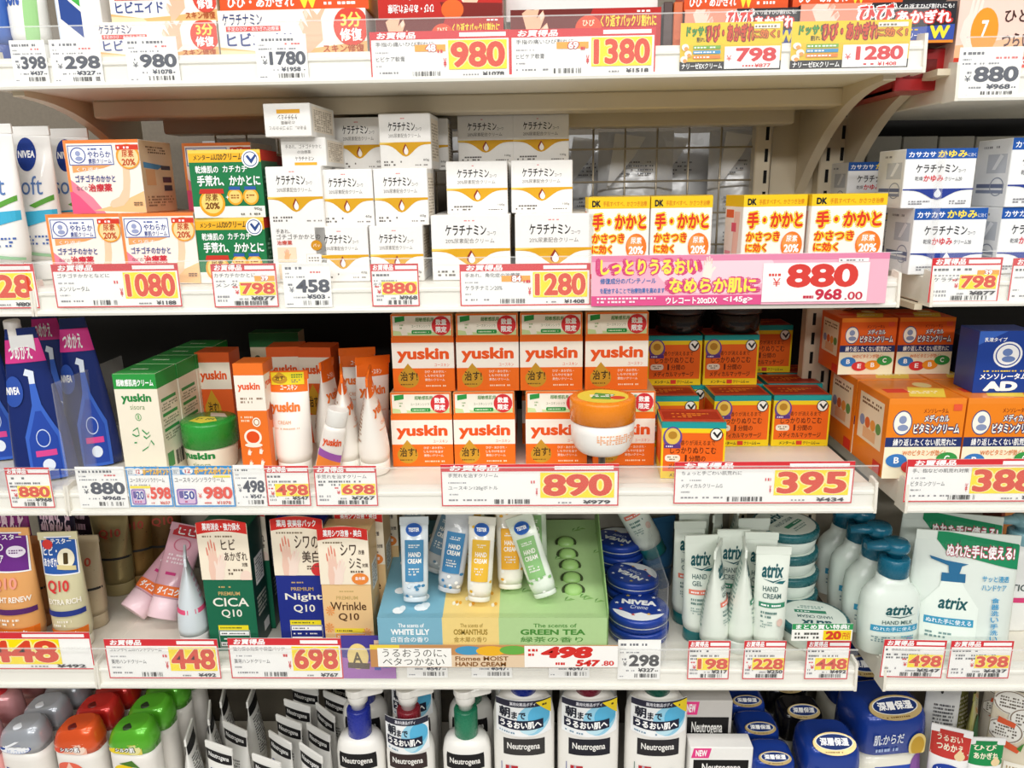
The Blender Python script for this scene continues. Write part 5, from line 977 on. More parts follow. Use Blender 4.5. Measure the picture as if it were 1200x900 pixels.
# blue tins
BLU = mat('#1d3f9c', .3, .1, 'blue_tin', .02, .35)
def tin(r):
    o = empty('cream_tin'); h = r*.5; b = MB(); b.lathe([(r*.9, 0), (r*.97, .0012), (r*.985, h*.5), (r*.97, h*.52)], BLU, 44); b.build('tin_body', o)
    l = MB(); l.lathe([(r*.99, h*.42), (r*1.01, h*.44), (r*1.01, h*.86), (r*.97, h*.97), (r*.9, h), (.0005, h)], BLU, 44); l.lathe([(r*1.012, h*.42), (r*1.02, h*.45), (r*1.012, h*.5)], mat('#e6e8ee', .3, .6, 'bright_rim'), 44, cap0=False, cap1=False); lo = l.build('lid', o)
    p = Pr(lambda u, v, n: ((2*u-1)*r*.97, (2*v-1)*r*.97, h+n), 0, 'lid_print'); rn = random.Random(5)
    p.poly([(.5+.47*math.cos(R(a)), .5+.47*math.sin(R(a))) for a in range(200, 341, 10)]+[(.86, .3), (.7, .24), (.55, .3), (.4, .22), (.25, .3), (.1, .34)], '#f2f4f8')
    p.on('brand_print').text('NIVEA', .2, .54, .8, .7, '#ffffff', .05).text('Creme', .36, .4, .66, .52, '#e6ecf8', .0, .3)
    p.on('lid_print')
    for u, v, c in ((.2, .36, '#d8403a'), (.68, .26, '#f0b83a'), (.85, .42, '#ffffff'), (.5, .86, '#ffffff'), (.3, .82, '#d8c04a'), (.12, .55, '#ffffff'), (.75, .82, '#ffffff'), (.42, .2, '#c84a3a')): p.poly([(u+(.045 if k % 2 == 0 else .018)*math.cos(R(36*k+18)), v+(.045 if k % 2 == 0 else .018)*math.sin(R(36*k+18))) for k in range(10)], c)
    p.flush(lo); return o
gt = 'blue cream tins in stacks'; rt = .0372; ht = rt*.5
xt, yt_ = G(749, 738, z4+.004)
yt_ = max(yt_, .041)
for k in range(2): spawn('tin', lambda: tin(rt), (X(748, z4+ht*k, yt_), yt_, z4+ht*k+.0003*k), (0, 0, R(-14*k+4)), ('blue tin at the bottom of the foremost stack', 'blue tin on top of the foremost stack, its lid in full view')[k], 'tin')
for k in range(3): spawn('tin2', lambda: tin(.034), (X(741, z4+.02*k, .119), .119, z4+.0173*k), (R(2*k) if k == 2 else 0, 0, R(175-20*k)), ('blue tin at the bottom of the second stack', 'blue tin in the middle of the second stack', 'blue tin topping the second stack with its writing upside down')[k], 'tin')
for k in range(4): spawn('tin2', lambda: tin(.034), (X(725, z4+.02*k, .195), .191, z4+.0173*k), (0, 0, R(60+30*k)), ('blue tin at the bottom of the rear stack', 'blue tin low in the rear stack', 'blue tin high in the rear stack', 'blue tin topping the rear stack, shaded by the shelf')[k], 'tin')
m = MB(); m.box(X(712, z4+.03, .03), X(712, z4+.03, .03)+.0015, .01, .2, z4, z4+.07, clear('clear_pane', .12)); 
# pale green tubes
TEAL = '#1d6a6c'
def d_atx(kind):
    def f(p):
        p.on('brand_print').text('atrix', .16, .7, .82, .84, '#1f5a60', .025, .2).poly([(.18, .69), (.5, .655), (.85, .7), (.5, .67)], '#1f5a60').poly([(.55, .655), (.8, .64), (.9, .67), (.7, .672)], '#1f6a70')
        p.on('label_print').text('HAND', .2, .57, .66, .62, '#4a6a68', .005).text('GEL' if kind else 'CREAM', .2, .5, .5 if kind else .76, .55, '#4a6a68', .005)
        p.rect(.1, .41, .9, .46, '#e8806a' if kind else '#3a8a6a').micro(.16, .42, .84, .45, 1, '#ffffff', .06).micro(.16, .3, .7, .38, 2, '#6a8a84', .06).micro(.16, .2, .5, .28, 3, '#9ab0aa', .05).ell(.75, .26, .1, .04, '#e6c8bc')
    return f
HA = P(907, 641, .022)[1]-z4
def atx(kind): return lambda: tube('hand_cream_tube', .041, HA, .034, body='#e9f0e6', capc=TEAL if kind else '#eef3ec', cap=.016, draw=d_atx(kind), back=lambda p: p.micro(.15, .15, .85, .85, 16, '#8aa8a0', .06), topw=.039)
ga = 'pale green hand cream tubes'
for px, Y, kind, rz, l in ((822, .052, 1, 4, 'pale tube with a coral band, facing out in front'), (907, .022, 0, -4, 'pale tube with a green band, facing out in front, nearest the flat jar'), (842, .026, 1, 66, 'pale tube turned edge on beside the coral banded one'), (873, .03, 0, 80, 'pale tube turned edge on beside the green banded one'), (860, .068, 0, 0, 'pale tube with a green band between the two edge on'), (893, .06, 0, -3, 'pale tube behind the front green banded one'), (809, .092, 1, 3, 'pale tube with a coral band, second of its file'), (814, .132, 1, -3, 'pale tube with a coral band, third of its file'), (884, .1, 0, 2, 'pale tube with a green band, third of its file'), (842, .125, 1, 60, 'pale tube at the back turned half aside'), (864, .15, 0, 80, 'pale tube at the back turned edge on')):
    put('atx%d' % kind, atx(kind), X(px, z4+HA, Y), Y, z4, rz, l, 'tube', ga)
o = clone(_proto['atx1']); o.location = (X(765, z4+.05, .2), .175, z4+.052); o.rotation_euler = (R(-8), R(-28), R(10)); tag(o, 'pale tube tilted upon the rear stock behind the blue tins', 'tube')
o = tube('hand_cream_tube', .05, .1, .036, body='#2f5f86', capc='#2a4f78', cap=.03); o.location = (X(772, z4+.03, .17), .185, z4); o.rotation_euler = (0, 0, R(20)); tag(o, 'dark blue tube in the shade between tins and pale tubes', 'tube')
m = MB(); xd = X(776, z4+.04, .03); m.box(xd, xd+.0015, .004, .2, z4, z4+.1, clear('clear_pane', .12)); tag(m.build('clear_divider'), 'clear upright divider between the blue tins and pale tubes', 'divider')
# pale green jars
def t_atx(p): p.ell(.5, .5, .46, .46, '#e6efe6').on('brand_print').text('atrix', .28, .2, .72, .38, '#1f5a60', .03, .2, flip=True).text('HAND CREAM', .26, .44, .76, .52, '#5a7a78', .01, flip=True).rect(.24, .58, .7, .66, '#3a8a6a').micro(.28, .6, .66, .64, 1, '#ffffff', .05).micro(.3, .7, .7, .8, 2, '#8aa8a0', .05)
def ajar(): return jar('cream_jar', .041, .03, .0115, '#e6efe6', '#2a6a70', taper=.9, lidtop=t_atx, draw=lambda p: p.on('label_print').text('atrix', .42, .3, .58, .75, '#4a7a78', .01, .2))
ys = .125
for k in range(4): spawn('ajar', ajar, (X(918, z4+.015+.03*k, ys)+.001*(k % 2), ys, z4+.0303*k), (0, 0, R(150+25*k)), ('pale jar at the bottom of the stack of four', 'pale jar second from the bottom of the stack', 'pale jar third from the bottom of the stack', 'pale jar topping the stack under the shelf')[k], 'jar')
xj, yj = G(954, 722, z4+.03); yj = max(yj, .045)
spawn('ajar', ajar, (X(953, z4+.02, yj), yj, z4), (0, 0, R(-8)), 'pale jar lying flat in front, its lid writing upside down', 'jar')
o, p = tag_base(928, 731, 999, 751, -.0188, 'offer_card', PAPER('#fbfaf4')); p.rect(0, .66, 1, 1, '#2f9a5a').text('まとめ買い特典!', .06, .68, .94, .97, '#ffffff', .03).micro(.05, .1, .5, .55, 2, '#55554f', .05).rect(.52, .04, .98, .62, '#f6d926').text('20', .56, .08, .82, .58, '#d8402a', .05).text('円引', .84, .12, .96, .5, '#d8402a', .02); p.flush(o); tag(o, 'small green and yellow offer card before the flat jar', 'card')
# pump bottles of the next bay
def pump(name, prof, e, bc, collar, cc, head, hc, draw, noz=-1, rough=.3, slabs=8, nz=.03):
    o = empty(name); b, mp = body(prof, PLAST(bc, rough), e); b.build('bottle_body', o); z = prof[-1][0]
    r, hh = collar; c = MB(); c.lathe([(r*.96, z-.001), (r, z), (r, z+hh*.92), (r*.9, z+hh)], PLAST(cc, .28), 32); z += hh
    if noz != 1: c.build('collar', o)
    r2, h2, hr = head; c = MB(); c.lathe([(r2*.55, z-.001), (r2*.55, z+h2*.3), (r2*.9, z+h2*.34), (r2, z+h2*.55), (r2*.98, z+h2*.85), (r2*.8, z+h2), (.0005, z+h2*1.02)], PLAST(hc, .25), 28)
    if noz == 1:
        c = MB(); c.lathe([(r2*.62, z-.001), (r2*.62, z+h2*.25), (r2*.85, z+h2*.3), (r2*.88, z+h2*.72), (.0005, z+h2*.73)], PLAST(hc, .25), 28); cc0 = MB(); cc0.lathe([(r*.96, z-hh-.001), (r, z-hh), (r, z-hh*.08), (r*.9, z)], PLAST(cc, .28), 32); cc0.build('collar', o)
        tp = [(r2*math.cos(R(a)), r2*math.sin(R(a))) for a in range(50, 311, 20)]+[(hr*.98, -r2*.28), (hr, -r2*.1), (hr, r2*.1), (hr*.98, r2*.28)]
        c.loft([[(x, y, z+h2*(zz+.12*x/hr*(1 if zz > .8 else .6))) for x, y in [(px*sc, py*sc) for px, py in tp]] for zz, sc in ((.66, .94), (.72, 1), (.96, 1), (1.0, .95))], PLAST(hc, .25), False)
    else: c.loft([[(noz*(r2*.3+t*(hr-r2*.3)), a*r2*(.75-.45*t), z+h2*(.78-.12*t)+bq*h2*(.22-.06*t)) for a, bq in ((-1, -1), (1, -1), (1.05, .4), (.6, 1), (-.6, 1), (-1.05, .4))] for t in (0, .5, 1)], PLAST(hc, .25), True)
    c.build('pump_head', o); p = Pr(mp, slabs, 'label_print'); draw(p); p.flush(o); return o
def d_milk(p): p.on('brand_print').text('atrix', .3, .56, .78, .69, '#1f5a60', .025, .2).poly([(.3, .55), (.55, .52), (.84, .56), (.55, .535)], '#1f5a60').on('label_print').text('HAND MILK', .26, .44, .78, .49, '#4a6a68', .005).rect(.1, .34, .9, .42, '#3a9ac0').text('ぬれた手に使える', .14, .355, .86, .405, '#e8f6fa', .01).micro(.12, .2, .5, .28, 3, '#6a8a90', .05).poly([(.7, .16), (.85, .24), (.72, .28)], '#b8a8d0').micro(.6, .22, .85, .3, 2, '#7ab8c8', .05)
zc = P(1040, 671, .03)[1]-z4
prof = [(0, .030, .017), (.002, .0325, .0195), (zc*.3, .0345, .021), (zc*.62, .0345, .021), (zc*.74, .033, .0195), (zc*.83, .027, .0165), (zc*.9, .019, .0145), (zc, .0168, .0145)]
PB = lambda: pump('pump_bottle', prof, 2.5, '#e4eee6', (.0172, .0215), '#14607a', (.0155, .0205, .036), '#14607a', d_milk, -1, .22)
for k in range(4):
    Y = .03+.0455*k; put('milkpump', PB, X(1042, z4+.06, .03)-.0005*k, Y, z4, 2-k, ('teal pump bottle at the front of its file, its label in view', 'teal pump bottle, second of its file', 'teal pump bottle, third of its file', 'teal pump bottle, last of its file')[k], 'bottle')
def d_refill(p):
    p.poly([(.2, .93), (.3, .84), (1, .72), (1, .93), (.3, 1), (.2, 1)], '#1f8a5c').text('ぬれた手に使える!', .3, .8, .96, .91, '#ffffff', .035, out='#b83a5a', ob=.06)
    p.on('drawing_print').poly([(.12, .0), (.62, .0), (.64, .4), (.5, .56), (.46, .62), (.28, .62), (.26, .56), (.1, .4)], '#e9f2ea').rect(.27, .6, .5, .67, '#2a6a94').poly([(.34, .67), (.44, .67), (.46, .73), (.52, .75), (.3, .77), (.14, .8), (.16, .775), (.33, .73)], '#2a6a94').text('atrix', .26, .38, .54, .48, '#1f5a60', .02, .2).rect(.14, .25, .6, .31, '#3a9ac0').text('ぬれた手に使える', .16, .26, .58, .3, '#ffffff', .01).micro(.16, .14, .4, .2, 2, '#7a9a98', .04)
    p.on('text_print').text('サッと浸透', .66, .62, .92, .67, '#3a9ac8', .02).text('ハンドケア', .66, .55, .9, .6, '#3a9ac8', .02).vtext('食器洗い手洗い後に', .76, .04, .84, .5, '#4aa0d0', .02)
for i, (px, Y, rz, tp, l) in enumerate(((1122, .03, -10, 626, 'clear refill pouch with a green banner, facing out'), (1105, .085, -14, 600, 'clear refill pouch behind the front one, its green banner under the shelf'))):
    zt = P(px, tp, Y)[1]-z4 if i == 0 else zt; put('refill', lambda: pouch('refill_pouch', .118, zt, .05, '#e2ebe4', d_refill, .112), X(px, z4+.06, Y)+.004, Y+.005, z4, rz, l, 'pouch')
prof2 = [(0, .032, .02), (.003, .034, .022), (.075, .034, .022), (.1, .03, .019), (.113, .016, .014)]
o = pump('pump_bottle', prof2, 2.4, '#f2f4f2', (.015, .016), '#7aa8b4', (.013, .018, .03), '#8ab8c4', lambda p: p.text('LOTION', .05, .5, .7, .58, '#4a5a5a', .01).rect(.1, .36, .8, .42, '#d8447a'), -1); o.location = (X(1186, z4+.05, .085), .085, z4); tag(o, 'white pump bottle with a pink band, behind the refill pouches at the frame edge', 'bottle')
o = carton('goods_carton', .05, .04, .15, '#8a3a24', None, lambda p: p.rect(.1, .6, .9, .9, '#d88a4a').micro(.1, .3, .9, .5, 3, '#e8c8a0', .08)); o.location = (X(1196, z4+.12, .15), .15, z4); tag(o, 'dark red carton deep in the corner above the pink banded bottle', 'carton')
# ---- lowest row
z5 = S5+.0006
def milk(capc, side):
    def mk():
        o = empty('body_milk_bottle'); H = Hm; cb = H*.79
        prof = [(0, .027, .017), (.003, .030, .0195), (cb*.5, .0315, .0205), (cb*.9, .0315, .0205), (cb, .031, .02)]
        b, mp = body(prof, PLAST('#f0ece6', .3), 2.7); b.build('bottle_body', o); c = MB(); m = mat(capc, .22, .25, 'pearl_cap', .02, .5)
        q = [(cb+.0003, .031, .02), (cb+.012, .0315, .0205), (H*.93, .0285, .019), (H*.975, .026, .017), (H, .021, .013)]
        c.loft([[(x, y, z+(.006*(x/.03)+.004*(y/.02))*max(0, (z-cb)/(H-cb))) for x, y in sup(rx, ry, 3.0)] for z, rx, ry in q], m); cp = c.build('cap', o)
        def cm(u, v, n):
            z = cb+(H*.93-cb)*v; rx = .0315+(.0285-.0315)*v; ry = .0205+(.019-.0205)*v; k = min(.96, max(-.96, 2*u-1)); return (rx*k, -ry*(1-abs(k)**3)**(1/3)-n-.0006, z+.006*(rx*k/.03)*v-.004*v)
        p = Pr(cm, 8, 'cap_print')
        if side == 'silver': p.ell(.42, .36, .42, .34, '#f4f6fa').ring(.42, .36, .42, .34, .06, '#2a3f94').ell(.16, .4, .1, .14, '#1f4a9c').micro(.3, .1, .8, .36, 3, '#a8b8d8', .06).poly([(.2, .5), (.3, .5), (.62, .95), (.52, .98), (.3, .7), (.18, .72)], '#f0f2f8')
        else: p.rect(.06, .02, .84, .72, {'red': '#e87a5a', 'orange': '#f2b8a0', 'green': '#e0d060'}[side]).ell(.22, .36, .16, .32, {'red': '#d84a3a', 'orange': '#e0503a', 'green': '#f0d428'}[side]).ell(.68, .36, .14, .32, {'red': '#f0c0b0', 'orange': '#f2d8c8', 'green': '#e8e0a0'}[side]).text('シルク肌', .26, .2, .7, .54, '#ffffff', .04, out='#5a1f1f' if side != 'green' else '#2a4a1a', ob=.1)
        p.flush(cp)
        f = MB(); f.loft([[(.001+rr*1.0*math.cos(R(20*i))+rr*.4*math.sin(R(20*i)), -.005+rr*.95*math.sin(R(20*i)), H*.985+zz) for i in range(18)] for rr, zz in ((.0085, -.004), (.008, .0012), (.006, .0016))], mat('#2c3a24' if side == 'green' else ('#6a1a14' if side in ('red', 'orange') else '#dfe3ea'), .4, 0, 'thumb_recess')); f.build('thumb_tab', cp)
        p = Pr(mp, 8, 'label_print'); 
        if side == 'silver': p.poly([(.2, .55), (.6, .62), (.5, .8), (.2, .82)], '#2a3f94')
        elif side == 'green': p.ell(.42, .78, .26, .09, '#f0d020').poly([(.3, .88), (.6, .93), (.75, .84), (.5, .86)], '#4a7a2a')
        else: p.ell(.42, .8, .3, .1, '#ec6a52').poly([(.3, .78), (.42, .9), (.55, .78)], '#f6c8b8')
        p.flush(o); return o
    return mk
YM = .032; Hm = P(160, 846, YM)[1]-z5; gm = 'body milk bottles in files'
nm = {'silver': 'silver capped', 'orange': 'orange capped', 'red': 'red capped', 'green': 'green capped'}
files = ((36, 'silver', 'silver', ('#a9aeb6', '#a9aeb6')), (99, 'orange', 'red', ('#ea5a26', '#cc2a24')), (162, 'green', 'green', ('#5cb82c', '#5cb82c')))
ordn = ('at the front of its file', 'second of its file', 'third of its file', 'last of its file')
for px, c0, c1, cols in files:
    for k in range(4):
        Y = YM+.0425*k; c = c0 if k == 0 else c1; put('milk'+c+cols[min(k, 1)], milk(cols[min(k, 1)], c), X(px, z5+.1, YM)+.002*k, Y, z5, -6, f'{nm[c]} body milk bottle {ordn[k]}', 'bottle')
def pinkb():
    o = empty('body_milk_bottle'); prof = [(0, .027, .017), (.003, .03, .0195), (Hm*.4, .0315, .0205), (Hm*.72, .031, .02)]; b, mp = body(prof, PLAST('#e8a8a4', .3), 2.7); b.build('bottle_body', o)
    c = MB(); c.loft([[(x, y, z) for x, y in sup(rx, ry, 2.8)] for z, rx, ry in ((Hm*.72, .031, .02), (Hm*.8, .0315, .0205), (Hm*.97, .029, .018), (Hm*1.02, .023, .014))], mat('#dfa0a4', .25, .2, 'pearl_cap', .02, .5)); cp = c.build('cap', o)
    f = MB(); f.lathe([(.013, Hm*.985), (.0135, Hm*1.0), (.012, Hm*1.03), (.001, Hm*1.035)], PLAST('#d8323c'), 20, c=(.004, -.006)); f.build('thumb_tab', cp); return o
for px, Y, k in ((-28, YM, 0), (-2, YM+.062, 1), (27, YM+.124, 2), (44, YM+.186, 3)): put('pinkb', pinkb, X(px, z5+.15, Y), Y, z5, -4, f'pink capped body milk bottle {ordn[k]}', 'bottle')
put('milkred#cc2a24', None, X(190, z5+.14, .2), .245, z5, 0, 'red capped body milk bottle in the dark behind the green files', 'bottle')
# white tubes with black bands
def d_neu(p): p.rect(0, .76, 1, .9, '#1b1a1c').on('brand_print').text('Neutrogena', .1, .79, .9, .87, '#f4f4f2', .01).on('label_print').rect(.2, .6, .34, .66, '#3a4a8a').micro(.2, .4, .8, .56, 4, '#8a8a88', .06)
def neu(): return tube('hand_cream_tube', .046, .125, .034, body='#f1f0ec', capc='#efeeea', cap=.02, draw=d_neu, topw=.046, back=lambda p: p.rect(0, .76, 1, .9, '#1b1a1c').micro(.1, .1, .9, .7, 14, '#6a6a68', .06))
zt = P(256, 873, .035)[1]; hN = zt-z5; gn = 'black banded hand cream tubes'
def neub(): return tube('hand_cream_tube', .044, hN, .027, body='#f1f0ec', capc='#efeeea', cap=.02, draw=d_neu, topw=.044, back=lambda p: p.rect(0, .76, 1, .9, '#1b1a1c').micro(.1, .1, .9, .7, 14, '#6a6a68', .06))
W1 = 'black banded tube '
for px, py, rz, l in ((256, 873, -22, 'at the very front, nearest the green capped bottles'), (312, 889, -22, 'at the very front, middle of the crowd'), (275, 851, -28, 'behind the foremost one near the green caps'), (221, 855, -78, 'turned edge on beside the green capped bottles'), (245, 832, -70, 'turned edge on, second from the green capped bottles'), (261, 812, -76, 'turned edge on, deepest near the green caps'), (294, 812, -84, 'turned edge on alone in the gap'), (328, 864, -34, 'front of the file nearest the gap'), (338, 843, -26, 'second of the file nearest the gap'), (348, 824, -22, 'third of the file nearest the gap'), (357, 805, -18, 'last of the file nearest the gap'), (364, 879, -36, 'front of the file beside the blue collared pump'), (373, 855, -34, 'second of the file beside the blue collared pump'), (381, 832, -42, 'third of the file beside the blue collared pump'), (393, 815, -28, 'fourth of the file beside the blue collared pump'), (402, 800, -20, 'last of the file beside the blue collared pump')):
    x, y = G(px, py, zt); y = min(y, .215); put('neub', neub, X(px, zt, y), y, z5, rz, W1+l, 'tube', gn)
# pump bottles with black labels
def d_np(dropc, band, big=False):
    def f(p):
        if not big: p.rect(.1, .72, .88, .88, band).on('brand_print').text('Neutrogena', .17, .76, .8, .84, '#f4f2ee', .012)
        else: p.rect(.17, .6, .84, .72, band).on('brand_print').text('Neutrogena', .23, .63, .76, .69, '#f4f2ee', .012)
        b = .5 if not big else .44
        p.on('label_print').rect(.2, b, .4, b+.08, '#b82a34').rect(.26, b, .29, b+.08, '#ffffff').rect(.2, b+.032, .4, b+.048, '#ffffff').rect(.268, b, .282, b+.08, '#2a3a8a').rect(.2, b+.036, .4, b+.044, '#2a3a8a').micro(.2, b-.06, .42, b-.02, 2, '#8a8a88', .03).rect(.13, b-.4, .14, b+.1, '#3a4a9a' if not dropc else '#2a6a5a')
        if dropc: p.drop(.72, b+.01, .09, .035, '#1f7a5a').micro(.66, b, .78, b+.03, 2, '#d8f0e4', .03)
    return f
zs = P(425, 858, .04)[1]-z5
pn = [(0, .026, .019), (.003, .029, .0212), (zs*.5, .031, .0222), (zs*.84, .031, .0222), (zs*.93, .029, .0212), (zs*.98, .025, .0185), (zs+.001, .016, .0145)]
KB = (1.3*zs+.024)/(1.3*zs); pb = [(0, .033, .02), (.003, .036, .0225), (zs*.5, .039, .024), (zs*1.08, .039, .024), (zs*1.18, .0365, .023), (zs*1.25, .03, .02), (zs*1.3, .016, .0145)]; pb = [(z*KB, a, b) for z, a, b in pb]
def neck_card(o, prof, z0, z1, big):
    b, mp = body(prof, PLAST('#ffffff'), 2.4); zz = prof[-1][0]; m = MB(); nu, nv = 14, 5; g = []
    _rx = max(q[1] for q in prof)*.88; _ry = max(q[2] for q in prof)+.0035
    def cm(u, v, n): x = (2*u-1)*_rx; return (x, -_ry*(1-.38*abs(2*u-1)**2.2)-n, z0+(z1-z0)*v+.004*(1-(2*u-1)**2)*(1-v)*-1)
    for s in (0, -.0007):
        for j in range(nv+1):
            for i in range(nu+1): g.append(cm(i/nu, j/nv, s))
    f = []; N = (nu+1)*(nv+1)
    for s in (0, 1):
        for j in range(nv):
            for i in range(nu): a = s*N+j*(nu+1)+i; q = (a, a+1, a+nu+2, a+nu+1); f.append(q if s == 0 else q[::-1])
    m.add(g, f, PAPER('#f8fafc')); k = m.build('neck_card', o); p = Pr(cm, 8, 'card_print', 1.2e-4)
    p.ell(.68, .45, .3, .42, '#9ad4ee').ell(.78, .55, .2, .3, '#5ab6e0').ell(.6, .25, .18, .18, '#c4e8f6').rect(0, .82, 1, 1, '#2a2a3c').text('薬用化粧品ボディ', .25, .86, .72, .96, '#e8e8f0', .02)
    p.text('朝', .06, .5, .26, .8, '#1c2030', .03).text('まで', .28, .5, .54, .7, '#1c2030', .03).rect(.04, .2, .86, .46, '#1c2038').text('うるおい肌へ', .07, .23, .83, .43, '#ffffff', .04).micro(.06, .06, .5, .14, 1, '#7a9ab0', .04)
    if big: p.poly([(.72, .96), (1, .98), (1, .56)], '#f0d428').micro(.84, .82, .98, .92, 1, '#5a4a1a', .05)
    p.flush(k)
HW = '#efede8'
def np_(collarc, dropc, band, card):
    def mk():
        o = pump('pump_bottle', pn, 2.4, '#f3f1ec', (.0152, .038), collarc, (.0148, .03, .034), HW, d_np(dropc, band), 1)
        if card: neck_card(o, pn, zs*.94, zs*1.29, False)
        return o
    return mk
def nb(collarc, dropc, band):
    def mk():
        o = pump('pump_bottle', pb, 2.4, '#f3f1ec', (.0165, .022), collarc, (.0155, .02, .03), HW, d_np(dropc, band, True), 1)
        neck_card(o, pb, zs*1.0*KB, zs*1.31*KB, True); return o
    return mk
S = (('npb', 423, np_('#1f2f9a', False, '#1b1a1c', False), 'white pump bottle with a blue collar'), ('npr', 481, np_('#8a2430', False, '#3a2c2c', True), 'white pump bottle with a dark red collar and neck card'), ('npg', 547, np_('#1c7a58', True, '#1b1a1c', False), 'white pump bottle with a green collar and no card'))
S2 = (('nbb', 614, nb('#1f2f8a', False, '#3a3838'), 'large carded pump bottle with a blue collar'), ('nbr', 689, nb('#7a2434', False, '#22222c'), 'large carded pump bottle with a dark red collar'), ('nbg', 768, nb('#1f5a4a', True, '#2a282c'), 'large carded pump bottle with a green collar'))
for key, px, mk, l in S: 
    for k in range(3): Y = .04+.066*k; put(key, mk, X(px+5*k*(1 if px < 600 else 0), z5+.12, Y), Y, z5, 0, l+(', at the front', ', second of its file', ', last of its file')[k], 'bottle')
for key, px, mk, l in S2:
    for k in range(3): Y = .042+.067*k; put(key, mk, X(px, z5+.14, Y), Y, z5, 0, l+(', at the front', ', second of its file', ', last of its file')[k], 'bottle')
# grey and white cartons beside them
def face_cica(p):
    p.rect(.06, .66, .94, .86, '#151416').on('brand_print').text('Neutrogena', .2, .7, .82, .82, '#f4f2ee', .012).on('front_print').poly([(.02, .88), (.3, .88), (.34, .99), (.06, .99)], '#e8408a').text('NEW', .09, .9, .27, .97, '#ffffff', .03)
    p.text('CICA', .08, .36, .4, .46, '#3a3a3c', .01).micro(.1, .28, .9, .33, 1, '#6a6a6c', .04).drop(.8, .44, .13, .07, '#24453a').text('2倍', .71, .42, .89, .5, '#e8f2ec', .02).rect(.06, .14, .94, .24, '#24453a').micro(.1, .16, .9, .22, 1, '#d8e6de', .05).micro(.1, .54, .5, .6, 2, '#6a6a6c', .04)
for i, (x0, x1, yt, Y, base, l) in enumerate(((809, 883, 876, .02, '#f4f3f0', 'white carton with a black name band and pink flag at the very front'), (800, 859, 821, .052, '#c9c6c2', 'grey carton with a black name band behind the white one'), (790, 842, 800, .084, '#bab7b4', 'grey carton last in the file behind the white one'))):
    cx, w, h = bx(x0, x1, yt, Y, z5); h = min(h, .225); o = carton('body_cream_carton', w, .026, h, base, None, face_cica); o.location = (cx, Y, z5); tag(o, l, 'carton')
# squarish jars with navy lids
def vjar(rx, ry, bh, lh, lidc='#1c3f9a', lab=True):
    def mk():
        o = empty('body_gel_jar'); b, mp = body([(0, rx*.9, ry*.9), (.004, rx, ry), (bh*.6, rx, ry), (bh, rx*.94, ry*.94)], PLAST('#e9e6d6', .25), 4.2); b.build('jar_body', o)
        m = mat(lidc, .25, .15, 'pearl_lid', .02, .4); l = MB(); l.loft([[(x, y, z) for x, y in sup(a, c, 4.2)] for z, a, c in ((bh+.0003, rx*.99, ry*.99), (bh+.002, rx*1.02, ry*1.02), (bh+lh*.55, rx*1.0, ry*1.0), (bh+lh*.78, rx*.97, ry*.97), (bh+lh*.9, rx*.9, ry*.9), (bh+lh, rx*.7, ry*.66))], m); lo = l.build('lid', o)
        a = rx*.74; n = 28; y0, z0, y1, z1 = -ry*.95, bh+lh*.84, -ry*.28, bh+lh*1.12; d = MB()
        def pl(u, v, nn): return (u*a, y0+(y1-y0)*(v*.5+.5)-nn*.8-.0035, z0+(z1-z0)*(v*.5+.5)+nn*.6+.001)
        d.loft([[pl(math.cos(2*math.pi*i/n), math.sin(2*math.pi*i/n), nn) for i in range(n)] for nn in (-.002, .001)], mat('#d8be84', .3, .35, 'gold_plate')); k = d.build('name_plate', lo)
        p = Pr(lambda u, v, nn: pl(2*u-1, 2*v-1, .001+nn), 0, 'plate_print'); p.ell(.5, .58, .44, .36, '#f2f0e8').ell(.5, .58, .42, .335, '#15306e').text('深層保湿', .17, .42, .83, .76, '#ffffff', .04).micro(.25, .1, .75, .19, 1, '#7a5a2a', .04); p.flush(k)
        if lab:
            q = Pr(lambda u, v, nn: ((2*u-1)*rx*.8, -ry*1.025-nn-.0002, bh+v*lh*.62), 0, 'lid_print'); q.text('肌:からだ', .06, .45, .6, .85, '#e6ecf8', .02).micro(.06, .15, .6, .36, 1, '#a8bce4', .05).ell(.86, .3, .16, .5, '#e6cf84').ell(.86, .3, .12, .38, '#c8a03a'); q.flush(lo)
            p = Pr(mp, 8, 'label_print'); p.rect(.22, .0, .86, .8, '#2d4fb0').ell(.52, .55, .26, .2, '#e8eef8').ell(.52, .55, .245, .18, '#1f3f9c').text('Vaseline', .33, .48, .71, .62, '#ffffff', .03).micro(.3, .15, .7, .25, 1, '#d0dcf4', .05).ell(.86, .75, .12, .2, '#8a5aa0').micro(.2, .02, .9, .1, 1, '#6ab4e0', .04); p.flush(o)
        return o
    return mk
hv = (P(900, 866, .05)[1]-z5)/2-.0006; VJ = vjar(.0272, .024, hv*.52, hv*.48)
xx, zz = P(900, 880, .03); lift = zz-z5-.07
def stand(px, Y, k): return X(px, z5+.09, Y)
zj0 = P(900, 862, .03)[1]-.086-z5
for k in range(4):
    for s in range(2):
        put('vj', VJ, X(903, z5+.1, .03)-.0025*k, .034+.055*k, z5+(hv+.0006)*s, 0, ('navy lidded gel jar, upper of the stack, front of its file', 'navy lidded gel jar, upper, second of its file', 'navy lidded gel jar, upper, third of its file', 'navy lidded gel jar, upper, last of its file')[k] if s else 'navy lidded gel jar in the lower layer', 'jar', 'navy lidded gel jars, lower layer' if not s else 'navy lidded gel jars, upper layer')
DJ = vjar(.03, .025, hv*1.05, hv*.75, '#17161a', False)
for k in range(2): put('dj', DJ, X(936, z5+.1, .14)-.002*k, .14+.056*k, z5, 0, 'black lidded gel jar in the shade', 'jar', 'black lidded gel jars in the shade')
hb = P(965, 853, .05)[1]-z5; VB = vjar(.036, .033, hb*.56, hb*.44)
